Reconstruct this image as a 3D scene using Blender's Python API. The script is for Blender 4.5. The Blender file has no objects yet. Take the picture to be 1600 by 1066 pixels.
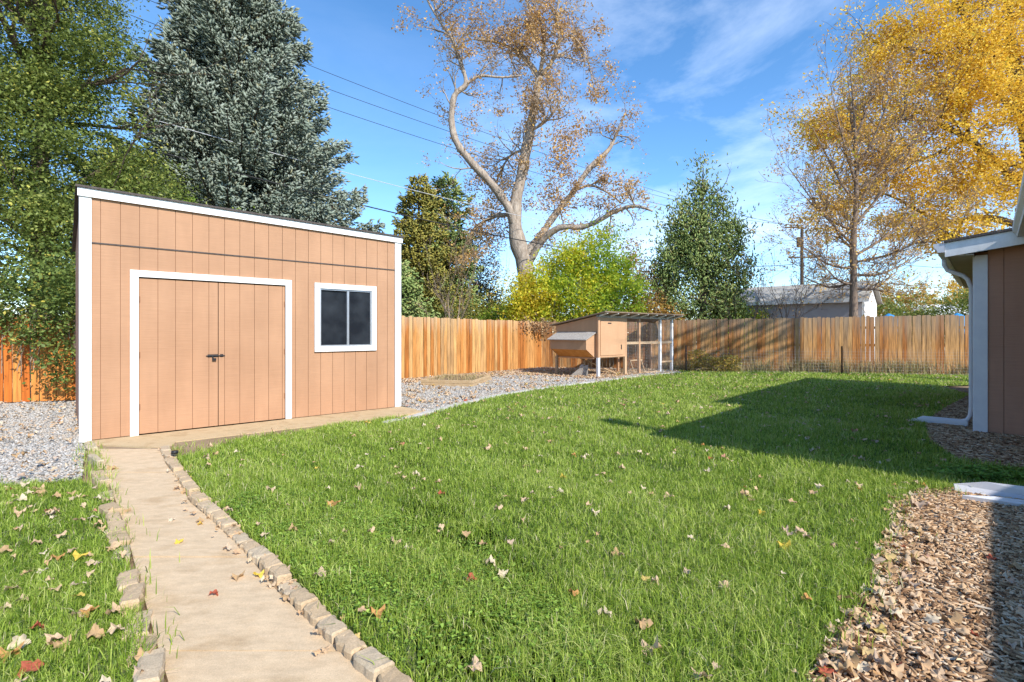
import bpy, math, random
import numpy as np
from mathutils import Vector, Matrix
random.seed(7)
RNG = np.random.default_rng(11)
F = 788.0; H = 1.4; HY = 519.0; CX = 800.0
scene = bpy.context.scene
COL = scene.collection
def gp(px, py, z=0.0):
    Y = F * (H - z) / (py - HY)
    return ((px - CX) / F * Y, Y)
def at(px, py, Y):
    return Vector(((px - CX) / F * Y, Y, H + (HY - py) / F * Y))

# ------------------------------------------------------------------ materials
def nm(name):
    m = bpy.data.materials.new(name); m.use_nodes = True
    nt = m.node_tree; b = nt.nodes['Principled BSDF']
    return m, nt, b
def N(nt, t, **kw):
    n = nt.nodes.new(t)
    for k, v in kw.items():
        if k in n.inputs: n.inputs[k].default_value = v
        else: setattr(n, k, v)
    return n
def ramp(nt, cols, pos=None, interp='LINEAR'):
    r = nt.nodes.new('ShaderNodeValToRGB'); cr = r.color_ramp; cr.interpolation = interp
    n = len(cols)
    while len(cr.elements) < n: cr.elements.new(0.5)
    for i, c in enumerate(cols):
        cr.elements[i].position = pos[i] if pos else i / max(1, n - 1)
    for i, c in enumerate(cols):
        cr.elements[i].color = (c[0], c[1], c[2], 1)
    return r
def coords(nt, scale=(1, 1, 1), kind='Object'):
    tc = nt.nodes.new('ShaderNodeTexCoord'); mp = nt.nodes.new('ShaderNodeMapping')
    mp.inputs['Scale'].default_value = scale
    nt.links.new(tc.outputs[kind], mp.inputs['Vector'])
    return mp.outputs['Vector']
def noisy(name, c1, c2, scale=5, rough=0.8, bump=0.0, bscale=None, stretch=(1, 1, 1), detail=6, spec=0.3, c3=None, bdist=0.02):
    m, nt, b = nm(name); v = coords(nt, stretch)
    n = N(nt, 'ShaderNodeTexNoise', Scale=scale, Detail=detail, Roughness=0.65)
    nt.links.new(v, n.inputs['Vector'])
    cols = [c1, c2] if c3 is None else [c1, c2, c3]
    r = ramp(nt, cols, [0.3, 0.7] if c3 is None else [0.28, 0.5, 0.72])
    nt.links.new(n.outputs['Fac'], r.inputs['Fac']); nt.links.new(r.outputs['Color'], b.inputs['Base Color'])
    b.inputs['Roughness'].default_value = rough; b.inputs['Specular IOR Level'].default_value = spec
    if bump:
        n2 = N(nt, 'ShaderNodeTexNoise', Scale=bscale or scale * 4, Detail=5)
        nt.links.new(v, n2.inputs['Vector'])
        bp = N(nt, 'ShaderNodeBump', Strength=bump, Distance=bdist)
        nt.links.new(n2.outputs['Fac'], bp.inputs['Height']); nt.links.new(bp.outputs['Normal'], b.inputs['Normal'])
    return m
def attr_mat(name, cols, pos=None, rough=0.7, trans=0.0, spec=0.25, noise=None):
    """colour from the per-element random number 'rnd'"""
    m, nt, b = nm(name)
    a = nt.nodes.new('ShaderNodeAttribute'); a.attribute_name = 'rnd'
    r = ramp(nt, cols, pos); nt.links.new(a.outputs['Fac'], r.inputs['Fac'])
    col = r.outputs['Color']
    if noise:
        v = coords(nt, noise[1]); n = N(nt, 'ShaderNodeTexNoise', Scale=noise[0], Detail=5, Roughness=0.6)
        nt.links.new(v, n.inputs['Vector'])
        mr = N(nt, 'ShaderNodeMapRange'); mr.inputs['From Min'].default_value = .3; mr.inputs['From Max'].default_value = .7
        mr.inputs['To Min'].default_value = noise[2]; mr.inputs['To Max'].default_value = noise[3]
        nt.links.new(n.outputs['Fac'], mr.inputs['Value'])
        mx = N(nt, 'ShaderNodeVectorMath', operation='SCALE')
        nt.links.new(col, mx.inputs[0]); nt.links.new(mr.outputs['Result'], mx.inputs['Scale'])
        col = mx.outputs['Vector']
        bp = N(nt, 'ShaderNodeBump', Strength=.4, Distance=.01)
        nt.links.new(n.outputs['Fac'], bp.inputs['Height']); nt.links.new(bp.outputs['Normal'], b.inputs['Normal'])
    nt.links.new(col, b.inputs['Base Color'])
    b.inputs['Roughness'].default_value = rough; b.inputs['Specular IOR Level'].default_value = spec
    if trans:
        t = nt.nodes.new('ShaderNodeBsdfTranslucent'); nt.links.new(col, t.inputs['Color'])
        mix = nt.nodes.new('ShaderNodeMixShader'); mix.inputs['Fac'].default_value = trans
        nt.links.new(b.outputs['BSDF'], mix.inputs[1]); nt.links.new(t.outputs['BSDF'], mix.inputs[2])
        nt.links.new(mix.outputs['Shader'], nt.nodes['Material Output'].inputs['Surface'])
    return m

M = {}
M['soil'] = noisy('soil', (.20, .14, .08), (.36, .26, .16), 3, .95, .6, 30)
M['lawn_soil'] = noisy('lawn_soil', (.06, .12, .02), (.16, .17, .06), 5, .95, .5, 40, c3=(.08, .15, .02))
M['gravel_base'] = noisy('gravel_base', (.20, .19, .175), (.33, .31, .27), 60, .95, .8, 90)
M['mulch_base'] = noisy('mulch_base', (.10, .055, .03), (.28, .17, .10), 40, .95, .8, 70)
M['concrete'] = noisy('concrete', (.50, .35, .20), (.62, .465, .295), 2.6, .9, .4, 160, c3=(.56, .405, .245), bdist=.005, stretch=(1, 1.6, 1))
M['apron'] = noisy('dusty_concrete', (.36, .24, .12), (.52, .39, .225), 3.2, .95, .5, 120, c3=(.45, .32, .175), bdist=.005)
M['concrete_grey'] = noisy('concrete_grey', (.42, .40, .37), (.58, .55, .50), 6, .9, .4, 60)
M['edge_stone'] = attr_mat('edge_stone', [(.45, .33, .20), (.52, .385, .24), (.49, .40, .28)], rough=.95, noise=(9, (1, 1, 1), .82, 1.12))
M['white_paint'] = noisy('white_paint', (.78, .78, .77), (.84, .84, .83), 8, .55, .15, 40, bdist=.003)
M['trim_grey'] = noisy('trim_grey', (.60, .60, .64), (.68, .68, .70), 6, .5, .1, 40, bdist=.003)
M['black'] = noisy('black_metal', (.015, .015, .017), (.03, .03, .03), 20, .45)
M['roof_dark'] = noisy('dark_shingle', (.06, .05, .045), (.12, .10, .09), 15, .95, .5, 60)
M['shingle'] = noisy('grey_shingle', (.30, .29, .27), (.48, .46, .42), 5, .95, .5, 30, stretch=(1, 1, 4))
M['alu'] = noisy('alu', (.45, .46, .47), (.55, .56, .57), 10, .35); M['alu'].node_tree.nodes['Principled BSDF'].inputs['Metallic'].default_value = .6
M['wood_raw'] = noisy('raw_lumber', (.46, .30, .17), (.62, .44, .27), 4, .85, .3, 40, stretch=(8, 8, 1))
M['timber_dark'] = noisy('brown_boards', (.16, .11, .075), (.30, .22, .15), 6, .9, .5, 40, stretch=(1, 6, 6))
M['timber'] = noisy('weathered_timber', (.42, .29, .16), (.60, .44, .26), 6, .9, .5, 40, stretch=(1, 1, 6))
M['wood_orange'] = noisy('orange_ply', (.62, .24, .05), (.75, .36, .10), 5, .8)
M['wood_grey'] = noisy('grey_wood', (.30, .26, .22), (.50, .46, .41), 6, .9, .5, 40, stretch=(1, 6, 6))
M['bark_grey'] = noisy('bark_grey', (.20, .155, .12), (.50, .42, .34), 5, .95, 1.0, 14, stretch=(2, 2, .5), bdist=.06)
M['bark_dark'] = noisy('bark_dark', (.06, .045, .035), (.14, .10, .075), 6, .95, .8, 15, stretch=(2, 2, .5), bdist=.05)
M['bark_tan'] = noisy('bark_tan', (.24, .17, .12), (.42, .32, .23), 6, .95, .8, 15, stretch=(2, 2, .5), bdist=.03)
M['bark_twig'] = noisy('bark_twig', (.13, .09, .065), (.27, .20, .15), 6, .95, .8, 15, stretch=(2, 2, .5), bdist=.03)
M['pole'] = noisy('pole_wood', (.07, .05, .04), (.13, .10, .08), 8, .95)
M['wire'] = noisy('wire_black', (.02, .02, .022), (.03, .03, .03), 5, .6)
M['wire_pale'] = noisy('wire_pale', (.45, .46, .48), (.55, .56, .58), 5, .4)
M['mesh_wire'] = noisy('mesh_wire', (.30, .30, .28), (.38, .38, .36), 5, .5)
M['stucco'] = noisy('stucco', (.36, .33, .34), (.42, .39, .40), 5, .9)
M['stucco_white'] = noisy('stucco_white', (.62, .62, .62), (.72, .72, .72), 5, .9)
M['stucco_tan'] = noisy('stucco_tan', (.42, .36, .28), (.5, .44, .36), 5, .9)
M['tarp'] = noisy('tarp', (.02, .22, .5), (.05, .3, .6), 5, .5)
def siding_mat(name, a, b_):
    m, nt, b = nm(name); v = coords(nt, (1, 1, 1))
    n1 = N(nt, 'ShaderNodeTexNoise', Scale=1.4, Detail=4); nt.links.new(v, n1.inputs['Vector'])
    r = ramp(nt, [a, b_], [.3, .7]); nt.links.new(n1.outputs['Fac'], r.inputs['Fac'])
    nt.links.new(r.outputs['Color'], b.inputs['Base Color'])
    v2 = coords(nt, (1.5, 1.5, 60)); n2 = N(nt, 'ShaderNodeTexNoise', Scale=1.5, Detail=5); nt.links.new(v2, n2.inputs['Vector'])
    bp = N(nt, 'ShaderNodeBump', Strength=.35, Distance=.006); nt.links.new(n2.outputs['Fac'], bp.inputs['Height'])
    nt.links.new(bp.outputs['Normal'], b.inputs['Normal'])
    b.inputs['Roughness'].default_value = .75; b.inputs['Specular IOR Level'].default_value = .25
    return m
M['siding'] = siding_mat('tan_siding', (.395, .218, .123), (.45, .254, .146))
M['groove'] = siding_mat('groove_paint', (.235, .12, .065), (.27, .14, .08))
M['siding_house'] = siding_mat('brown_siding', (.37, .20, .135), (.42, .235, .16))
M['siding_coop'] = siding_mat('coop_siding', (.50, .29, .16), (.56, .33, .19))
M['fence'] = attr_mat('cedar_pickets', [(.36, .115, .022), (.48, .20, .05), (.60, .33, .12), (.42, .24, .10)], rough=.85, noise=(2.2, (11, 11, .7), .5, 1.35))
M['fence_red'] = attr_mat('stained_pickets', [(.50, .13, .02), (.62, .20, .035), (.68, .28, .07), (.55, .17, .03)], rough=.8, noise=(2.2, (11, 11, .7), .6, 1.25))
M['fence_back'] = attr_mat('weathered_pickets', [(.27, .095, .022), (.36, .16, .05), (.44, .24, .09), (.29, .17, .08)], rough=.9, noise=(2.4, (12, 12, .8), .4, 1.45))
m, nt, b = nm('window_glass'); b.inputs['Base Color'].default_value = (.02, .025, .03, 1); b.inputs['Roughness'].default_value = .08
v = coords(nt); n = N(nt, 'ShaderNodeTexNoise', Scale=3, Detail=6); nt.links.new(v, n.inputs['Vector'])
r = ramp(nt, [(.014, .017, .022), (.04, .047, .055)], [.4, .8]); nt.links.new(n.outputs['Fac'], r.inputs['Fac']); nt.links.new(r.outputs['Color'], b.inputs['Base Color'])  # mottled tones in the pane colour stand in for reflections
M['glass'] = m
M['grass'] = attr_mat('grass_blades', [(.06, .12, .012), (.185, .30, .028), (.35, .475, .06), (.56, .64, .16), (.70, .62, .38)], [0, .25, .6, .92, 1], rough=.5, trans=.4, spec=.4)
M['clover'] = attr_mat('clover_leaves', [(.10, .19, .025), (.22, .36, .05), (.36, .50, .09)], rough=.6, trans=.25)
M['dry'] = attr_mat('dry_stalks', [(.30, .20, .11), (.50, .37, .20), (.28, .30, .10)], rough=.9, trans=.2)
M['stone'] = attr_mat('gravel_stones', [(.19, .18, .17), (.36, .345, .32), (.49, .47, .43), (.42, .33, .24), (.60, .58, .55)], rough=.85, noise=(40, (1, 1, 1), .8, 1.1))
M['chip'] = attr_mat('mulch_chips', [(.08, .04, .02), (.24, .13, .065), (.44, .27, .14), (.60, .42, .26), (.70, .56, .40)], rough=.9)
M['litter'] = attr_mat('fallen_leaves', [(.50, .33, .17), (.62, .44, .28), (.52, .27, .09), (.66, .54, .38), (.42, .10, .06), (.68, .50, .08), (.52, .38, .27)], rough=.8, trans=.2)
M['leaf_green'] = attr_mat('ash_leaves', [(.05, .08, .02), (.14, .185, .04), (.26, .315, .07), (.40, .43, .12), (.58, .54, .11)], [0, .3, .68, .93, 1], rough=.45, trans=.4)
M['leaf_vine'] = attr_mat('vine_leaves', [(.05, .085, .02), (.14, .20, .045), (.26, .33, .085), (.50, .44, .08)], [0, .5, .92, 1], rough=.5, trans=.3)
M['needle_blue'] = attr_mat('blue_needles', [(.085, .11, .08), (.21, .255, .195), (.36, .405, .34), (.25, .22, .09)], [0, .45, .9, 1], rough=.7, trans=.1)
M['needle_olive'] = attr_mat('olive_needles', [(.08, .10, .03), (.24, .22, .045), (.40, .34, .07), (.16, .22, .07)], rough=.7, trans=.15)
M['needle_dark'] = attr_mat('dark_needles', [(.075, .115, .035), (.20, .28, .08), (.34, .43, .14), (.46, .42, .17)], rough=.7, trans=.15)
M['leaf_copper'] = attr_mat('copper_leaves', [(.22, .14, .08), (.48, .32, .17), (.64, .42, .20), (.74, .44, .08)], rough=.7, trans=.3)
M['leaf_dull'] = attr_mat('dull_leaves', [(.05, .05, .03), (.13, .11, .06), (.24, .19, .12), (.20, .22, .08)], rough=.7, trans=.2)  # dull dark brown and olive leaf colours
M['leaf_gold'] = attr_mat('gold_leaves', [(.44, .25, .03), (.74, .47, .045), (.90, .66, .08), (.74, .54, .14)], rough=.6, trans=.4)
M['leaf_lime'] = attr_mat('lime_leaves', [(.17, .28, .03), (.38, .50, .045), (.68, .66, .06), (.82, .60, .06)], rough=.6, trans=.5)
M['leaf_rust'] = attr_mat('rust_leaves', [(.20, .10, .03), (.42, .22, .05), (.48, .33, .07), (.22, .24, .05)], rough=.7, trans=.3)

def weather_top(m, z0, z1, grey):
    nt = m.node_tree; b = nt.nodes['Principled BSDF']; src = b.inputs['Base Color'].links[0].from_socket
    tc = nt.nodes.new('ShaderNodeTexCoord'); sx = nt.nodes.new('ShaderNodeSeparateXYZ'); nt.links.new(tc.outputs['Object'], sx.inputs[0])
    v = coords(nt, (7, 7, .6)); n = N(nt, 'ShaderNodeTexNoise', Scale=1.5, Detail=5); nt.links.new(v, n.inputs['Vector'])
    ad = N(nt, 'ShaderNodeMath', operation='MULTIPLY_ADD'); nt.links.new(n.outputs['Fac'], ad.inputs[0]); ad.inputs[1].default_value = 1.6; nt.links.new(sx.outputs['Z'], ad.inputs[2])
    mr = N(nt, 'ShaderNodeMapRange'); mr.inputs['From Min'].default_value = z0 + .8; mr.inputs['From Max'].default_value = z1 + .8; mr.inputs['To Max'].default_value = .75
    nt.links.new(ad.outputs[0], mr.inputs['Value']); mx = nt.nodes.new('ShaderNodeMix'); mx.data_type = 'RGBA'
    nt.links.new(mr.outputs['Result'], mx.inputs['Factor']); nt.links.new(src, mx.inputs['A']); mx.inputs['B'].default_value = (*grey, 1)
    nt.links.new(mx.outputs['Result'], b.inputs['Base Color'])
weather_top(M['fence_back'], 1.1, 2.1, (.23, .18, .13))
weather_top(M['fence'], 1.4, 2.3, (.48, .38, .25))
def grain(m, scale, lo, hi, stretch=(1, 1, 1)):
    nt = m.node_tree; b = nt.nodes['Principled BSDF']; src = b.inputs['Base Color'].links[0].from_socket
    v = coords(nt, stretch); n = N(nt, 'ShaderNodeTexNoise', Scale=scale, Detail=3, Roughness=.7); nt.links.new(v, n.inputs['Vector'])
    mr = N(nt, 'ShaderNodeMapRange'); mr.inputs['From Min'].default_value = .32; mr.inputs['From Max'].default_value = .68; mr.inputs['To Min'].default_value = lo; mr.inputs['To Max'].default_value = hi
    nt.links.new(n.outputs['Fac'], mr.inputs['Value']); mx = N(nt, 'ShaderNodeVectorMath', operation='SCALE'); nt.links.new(src, mx.inputs[0]); nt.links.new(mr.outputs['Result'], mx.inputs['Scale']); nt.links.new(mx.outputs['Vector'], b.inputs['Base Color'])
grain(M['apron'], 150, .84, 1.12); grain(M['concrete'], 190, .86, 1.12); grain(M['concrete'], 7, .88, 1.08, (1, 2.5, 1)); grain(M['edge_stone'], 120, .8, 1.15)
for k_ in ('siding', 'siding_coop', 'siding_house'):
    grain(M[k_], 1.6, .94, 1.05, (2, 2, 55)); grain(M[k_], .9, .93, 1.06, (3, 3, .7))
grain(M['white_paint'], 6, .90, 1.03, (2, 2, .6))

# ------------------------------------------------------------------ objects
def tag(o, label=None, cat=None, group=None, kind=None):
    if label: o['label'] = label
    if cat: o['category'] = cat
    if group: o['group'] = group
    if kind: o['kind'] = kind
    return o
def empty(name, loc=(0, 0, 0), rz=0.0):
    o = bpy.data.objects.new(name, None); COL.objects.link(o); o.location = loc; o.rotation_euler = (0, 0, rz)
    o.empty_display_size = .2
    return o
def link(name, me, mat, parent=None):
    o = bpy.data.objects.new(name, me); COL.objects.link(o)
    if mat: me.materials.append(mat)
    if parent: o.parent = parent
    return o
class MB:
    def __init__(s): s.v = []; s.f = []; s.r = []
    def add(s, vs, fs, rnd=0.5):
        k = len(s.v); s.v += [tuple(v) for v in vs]
        for f in fs: s.f.append([i + k for i in f]); s.r.append(rnd)
    def box(s, x0, x1, y0, y1, z0, z1, rnd=.5):
        s.hexa([(x0, y0, z0), (x1, y0, z0), (x1, y1, z0), (x0, y1, z0), (x0, y0, z1), (x1, y0, z1), (x1, y1, z1), (x0, y1, z1)], rnd)
    def hexa(s, p, rnd=.5):
        s.add(p, [(0, 3, 2, 1), (4, 5, 6, 7), (0, 1, 5, 4), (1, 2, 6, 5), (2, 3, 7, 6), (3, 0, 4, 7)], rnd)
    def bar(s, a, b, w, h, rnd=.5):
        a = Vector(a); b = Vector(b); d = (b - a).normalized()
        up = Vector((0, 0, 1)) if abs(d.z) < .95 else Vector((0, 1, 0))
        x = d.cross(up).normalized() * w / 2; y = x.cross(d).normalized() * h / 2
        s.hexa([a - x - y, a + x - y, b + x - y, b - x - y, a - x + y, a + x + y, b + x + y, b - x + y], rnd)
    def tube(s, pts, rad, n=6, rnd=.5, cap=True):
        pts = [Vector(p) for p in pts]
        if not isinstance(rad, (list, tuple)): rad = [rad] * len(pts)
        k = len(s.v); m_ = len(pts); px = None
        for i, p in enumerate(pts):
            d = (pts[min(i + 1, m_ - 1)] - pts[max(i - 1, 0)])
            if d.length < 1e-9: d = Vector((0, 0, 1))
            d.normalize()
            if px is None: px = d.orthogonal().normalized()
            px = (px - d * px.dot(d))
            if px.length < 1e-6: px = d.orthogonal()
            px.normalize(); py = d.cross(px)
            for j in range(n):
                a = 2 * math.pi * j / n
                q = p + (px * math.cos(a) + py * math.sin(a)) * rad[i]
                s.v.append((q.x, q.y, q.z))
        for i in range(m_ - 1):
            for j in range(n):
                s.f.append([k + i * n + j, k + i * n + (j + 1) % n, k + (i + 1) * n + (j + 1) % n, k + (i + 1) * n + j]); s.r.append(rnd)
        if cap:
            s.f.append([k + j for j in range(n)][::-1]); s.r.append(rnd)
            s.f.append([k + (m_ - 1) * n + j for j in range(n)]); s.r.append(rnd)
    def prism(s, poly, y0, y1, rnd=.5):
        """poly in (x,z), extruded along y"""
        n = len(poly)
        s.add([(x, y0, z) for x, z in poly] + [(x, y1, z) for x, z in poly],
              [list(range(n)), list(range(n, 2 * n))[::-1]] + [(i, i + n, (i + 1) % n + n, (i + 1) % n) for i in range(n)], rnd)
    def build(s, name, mat, parent=None, smooth=False, bevel=0):
        me = bpy.data.meshes.new(name); me.from_pydata(s.v, [], s.f)
        a = me.attributes.new('rnd', 'FLOAT', 'FACE'); a.data.foreach_set('value', np.array(s.r, dtype=np.float32))
        if smooth: me.polygons.foreach_set('use_smooth', [True] * len(me.polygons))
        me.update(); o = link(name, me, mat, parent)
        if bevel:
            bm_ = o.modifiers.new('bevel', 'BEVEL'); bm_.width = bevel; bm_.segments = 2; bm_.limit_method = 'ANGLE'
        return o
def rotmats(n, tilt=None, yaw=None, roll=None):
    yaw = RNG.uniform(0, 2 * np.pi, n) if yaw is None else yaw
    tilt = RNG.uniform(0, np.pi, n) if tilt is None else tilt
    roll = RNG.uniform(0, 2 * np.pi, n) if roll is None else roll
    def rz(a):
        c, s = np.cos(a), np.sin(a); o = np.zeros_like(a); i = np.ones_like(a)
        return np.stack([c, -s, o, s, c, o, o, o, i], -1).reshape(-1, 3, 3)
    def rx(a):
        c, s = np.cos(a), np.sin(a); o = np.zeros_like(a); i = np.ones_like(a)
        return np.stack([i, o, o, o, c, -s, o, s, c], -1).reshape(-1, 3, 3)
    return rz(yaw) @ rx(tilt) @ rz(roll)
def batch(name, V, faces, rnd, mat, parent=None, smooth=False):
    """V (N,k,3) vertices per element, faces list of equal-size tuples"""
    n, k, _ = V.shape; fa = np.array(faces, dtype=np.int64); nf, fs = fa.shape
    me = bpy.data.meshes.new(name)
    me.vertices.add(n * k); me.vertices.foreach_set('co', V.reshape(-1).astype(np.float32))
    idx = (fa[None] + (np.arange(n) * k)[:, None, None]).reshape(-1)
    me.loops.add(len(idx)); me.loops.foreach_set('vertex_index', idx.astype(np.int32))
    me.polygons.add(n * nf); me.polygons.foreach_set('loop_start', (np.arange(n * nf) * fs).astype(np.int32))
    a = me.attributes.new('rnd', 'FLOAT', 'FACE'); a.data.foreach_set('value', np.repeat(rnd, nf).astype(np.float32))
    if smooth: me.polygons.foreach_set('use_smooth', np.ones(n * nf, dtype=bool))
    me.update(calc_edges=True)
    return link(name, me, mat, parent)
LEAF = np.array([(0, -.5, 0), (.30, -.02, .07), (0, .5, 0), (-.30, -.02, .07)])
LEAF_F = [(0, 1, 2), (0, 2, 3)]
def leaves(name, P, size, mat, parent=None, rnd=None, var=.35, tilt=None, shape=LEAF, faces=LEAF_F):
    P = np.asarray(P); n = len(P)
    R = rotmats(n, tilt=tilt)
    S = size * RNG.uniform(1 - var, 1 + var, n)
    sq = shape[None] * np.stack([RNG.uniform(.6, 1.1, n), RNG.uniform(.8, 1.1, n), RNG.uniform(.5, 1.8, n)], 1)[:, None, :]
    V = np.einsum('nij,nkj->nki', R, sq) * S[:, None, None] + P[:, None, :]
    if rnd is None: rnd = RNG.uniform(0, 1, n)
    return batch(name, V, faces, rnd, mat, parent)
def inpoly(X, Y, poly):
    ins = np.zeros(len(X), bool); n = len(poly)
    for i in range(n):
        x0, y0 = poly[i]; x1, y1 = poly[(i + 1) % n]
        c = ((y0 > Y) != (y1 > Y))
        with np.errstate(divide='ignore', invalid='ignore'):
            xi = (x1 - x0) * (Y - y0) / ((y1 - y0) if y1 != y0 else 1e-9) + x0
        ins ^= c & (X < xi)
    return ins
def scatter(poly, density, y0=-99, y1=999, margin=1.15):
    """random points in a ground polygon, kept to what a camera near the photographer's spot can see"""
    p = np.array(poly); a, b_ = p.min(0), p.max(0)
    a[1] = max(a[1], y0); b_[1] = min(b_[1], y1)
    if b_[1] <= a[1]: return np.zeros((0, 2))
    n = int(density * (b_[0] - a[0]) * (b_[1] - a[1]))
    X = RNG.uniform(a[0], b_[0], n); Y = RNG.uniform(a[1], b_[1], n)
    k = inpoly(X, Y, poly) & (np.abs(X) < Y * margin + 1.0)
    return np.stack([X[k], Y[k]], 1)
def wob(X, Y, s=1.0):
    return (np.sin(X * 1.7 * s + 1.3 * np.sin(Y * 1.1 * s)) + np.sin(Y * 2.3 * s + 1.7 * np.sin(X * .9 * s)) + np.sin((X + Y) * 3.9 * s + 2)) / 3
def flat(name, poly, z, mat, kind='structure', thick=0):
    me = bpy.data.meshes.new(name); n = len(poly)
    if thick:
        mb = MB(); mb.add([(x, y, z - thick) for x, y in poly] + [(x, y, z) for x, y in poly],
                          [list(range(n))[::-1], list(range(n, 2 * n))] + [(i, (i + 1) % n, (i + 1) % n + n, i + n) for i in range(n)])
        o = mb.build(name, mat)
    else:
        me.from_pydata([(x, y, z) for x, y in poly], [], [list(range(n))]); o = link(name, me, mat)
    if o.data.polygons[-1].normal.z < 0 and not thick: o.data.flip_normals()
    return tag(o, kind=kind)

# ------------------------------------------------------------------ axes of the shed and house
AS = math.atan2(.664, .748)          # shed front runs this way
AH = math.atan2(.725, .688)          # house runs this way
S0 = Vector((-5.46, 6.38, 0)); US = Vector((.748, .664, 0)); NS = Vector((-.664, .748, 0))
def shed_pt(s, d): p = S0 + US * s + NS * d; return (p.x, p.y)
UH = Vector((.688, .725, 0)); VH = Vector((.725, -.688, 0))
def house_pt(u, v): p = UH * u + VH * v; return (p.x, p.y)

# ------------------------------------------------------------------ ground regions
flat('ground', [(-400, -60), (400, -60), (400, 700), (-400, 700)], -0.03, M['soil'])
path_r = [(262, 703), (282, 735), (318, 785), (352, 815), (395, 855), (437, 893), (480, 940), (530, 990), (580, 1035), (618, 1066)]
path_l = [(150, 697), (172, 760), (192, 815), (210, 880), (232, 960), (262, 1066)]
PR = [gp(*p) for p in path_r]; PL = [gp(*p) for p in path_l]
def ext(A, B, t): return (B[0] + (B[0] - A[0]) * t, B[1] + (B[1] - A[1]) * t)
PR.append(ext(PR[-2], PR[-1], 12)); PL.append(ext(PL[-2], PL[-1], 5))
fence_w = [(-13.5, 8.75), (-8.7, 10.3), (-3.27, 14.9), (1.2, 19.9)]
fence_n = [(1.2, 19.9), (24, 14.45)]
gravel_edge = [gp(*p) for p in [(600, 664), (640, 655), (700, 638), (780, 619), (860, 606.5), (940, 597), (1000, 589), (1062, 583)]]
mulch_near = [gp(*p) for p in [(1262, 1066), (1300, 1000), (1352, 930), (1375, 870), (1388, 830), (1400, 790), (1425, 770), (1500, 765)]]
mulch_far = [gp(*p) for p in [(1515, 618), (1475, 640), (1445, 660), (1452, 690), (1500, 722), (1600, 738)]]
lawn = [ (PR[-1][0] + .1, PR[-1][1])] + [(x + .03, y + .02) for x, y in reversed(PR[:-1])] \
     + [shed_pt(.75, -1.02), shed_pt(2.2, -.98), shed_pt(4.2, -1.0)] + gravel_edge \
     + [(6.0, 18.35), (14.9, 16.2), (19, 15.2)] + [house_pt(17, -1.0)] + mulch_far + [house_pt(7.6, .9), house_pt(6.4, .6)] \
     + list(reversed(mulch_near)) + [(.9, 1.2), (.9, -2.5)]
flat('lawn', lawn, .0, M['lawn_soil'])
lawn_w = [gp(-300, 780), gp(-100, 772), gp(60, 757), gp(128, 752), gp(150, 770)] + [(x - .05, y) for x, y in PL[1:]] + [(-5, -1)]
lawn_w = [(-9, 3.9)] + lawn_w[1:]
flat('dirt_patch', [shed_pt(.70, -.80), shed_pt(2.6, -.80), shed_pt(2.9, -.98), shed_pt(2.2, -1.22), shed_pt(1.5, -1.12), shed_pt(1.1, -1.62), shed_pt(.72, -1.75), shed_pt(.50, -1.3)], .006, M['soil'])
flat('lawn_west', lawn_w, .001, M['lawn_soil'])
gravel_w = [(-9.2, 4.0), gp(60, 757), gp(126, 750), gp(134, 700), shed_pt(-.005, -.02), shed_pt(-.005, 3.8), (-6.2, 12.3), (-8.8, 10.2), (-13.4, 8.7), (-14, 4)]
flat('gravel_bed_west', gravel_w, .003, M['gravel_base'])
gravel_e = [shed_pt(4.5, -.9), shed_pt(4.62, 0), shed_pt(4.6, 3.8), (-3.2, 14.8), (1.2, 19.8), (6.2, 18.6)] + list(reversed(gravel_edge))
flat('gravel_bed_east', gravel_e, .004, M['gravel_base'])
path = list(PR[:-1]) + [PR[-1]] + [PL[-1]] + list(reversed(PL[:-1]))
def lerp2(pl, t):
    i = min(int(t * (len(pl) - 1)), len(pl) - 2); f_ = t * (len(pl) - 1) - i; return (pl[i][0] * (1 - f_) + pl[i + 1][0] * f_, pl[i][1] * (1 - f_) + pl[i + 1][1] * f_)
flat('path_bed', path, .002, M['soil'])
rows = np.linspace(PR[0][1], 2.05, 25); pa = np.array(PR); pb = np.array(PL)
def xat(pl, y): o_ = np.argsort(pl[:, 1]); return float(np.interp(y, pl[o_, 1], pl[o_, 0]))
mb = MB(); joints = [PR[0][1], 5.0, 4.05, 3.12, 2.2, .9, -1.5]
for k, (ya, yb) in enumerate(zip(joints[:-1], joints[1:])):
    ya2, yb2 = ya - (.007 if k else 0), yb + .007; ys_ = np.linspace(ya2, yb2, 9); L__ = [(xat(pb, y) + .0 * y, y - .06 * 0) for y in ys_]; R__ = [(xat(pa, y) - .10 - .02 * math.sin(y * 5), y + (.0 if k == 0 else .0)) for y in ys_]
    poly = R__ + L__[::-1]; n_ = len(poly); zt = .012 + (-.004 if k % 2 else 0)
    mb.add([(x, y, -.02) for x, y in poly] + [(x, y, zt) for x, y in poly], [tuple(range(2 * n_ - 1, n_ - 1, -1))] + [(i, i + n_, (i + 1) % n_ + n_, (i + 1) % n_) for i in range(n_)])
o = mb.build('path', M['concrete']); tag(o, kind='structure')
apron = [shed_pt(.06, -.012), shed_pt(4.55, -.012), shed_pt(4.6, -.8), shed_pt(3.2, -.9), shed_pt(.9, -.82), (PR[0][0], PR[0][1] + .05), (PL[0][0], PL[0][1])]
flat('shed_apron', apron, .015, M['apron'], thick=.04)
flat('mulch_bed_near', mulch_near + [house_pt(6.4, .6), house_pt(7.6, 4), house_pt(-3, 4), (.9, -2.5), (.9, 1.2)], .002, M['mulch_base'])
flat('mulch_bed_far', mulch_far + [house_pt(9.6, 1.5), house_pt(17, .5), house_pt(17, -1.0)], .006, M['mulch_base'])
# path joints
mb = MB()
for k in range(len(PR) - 2):
    pass

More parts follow.
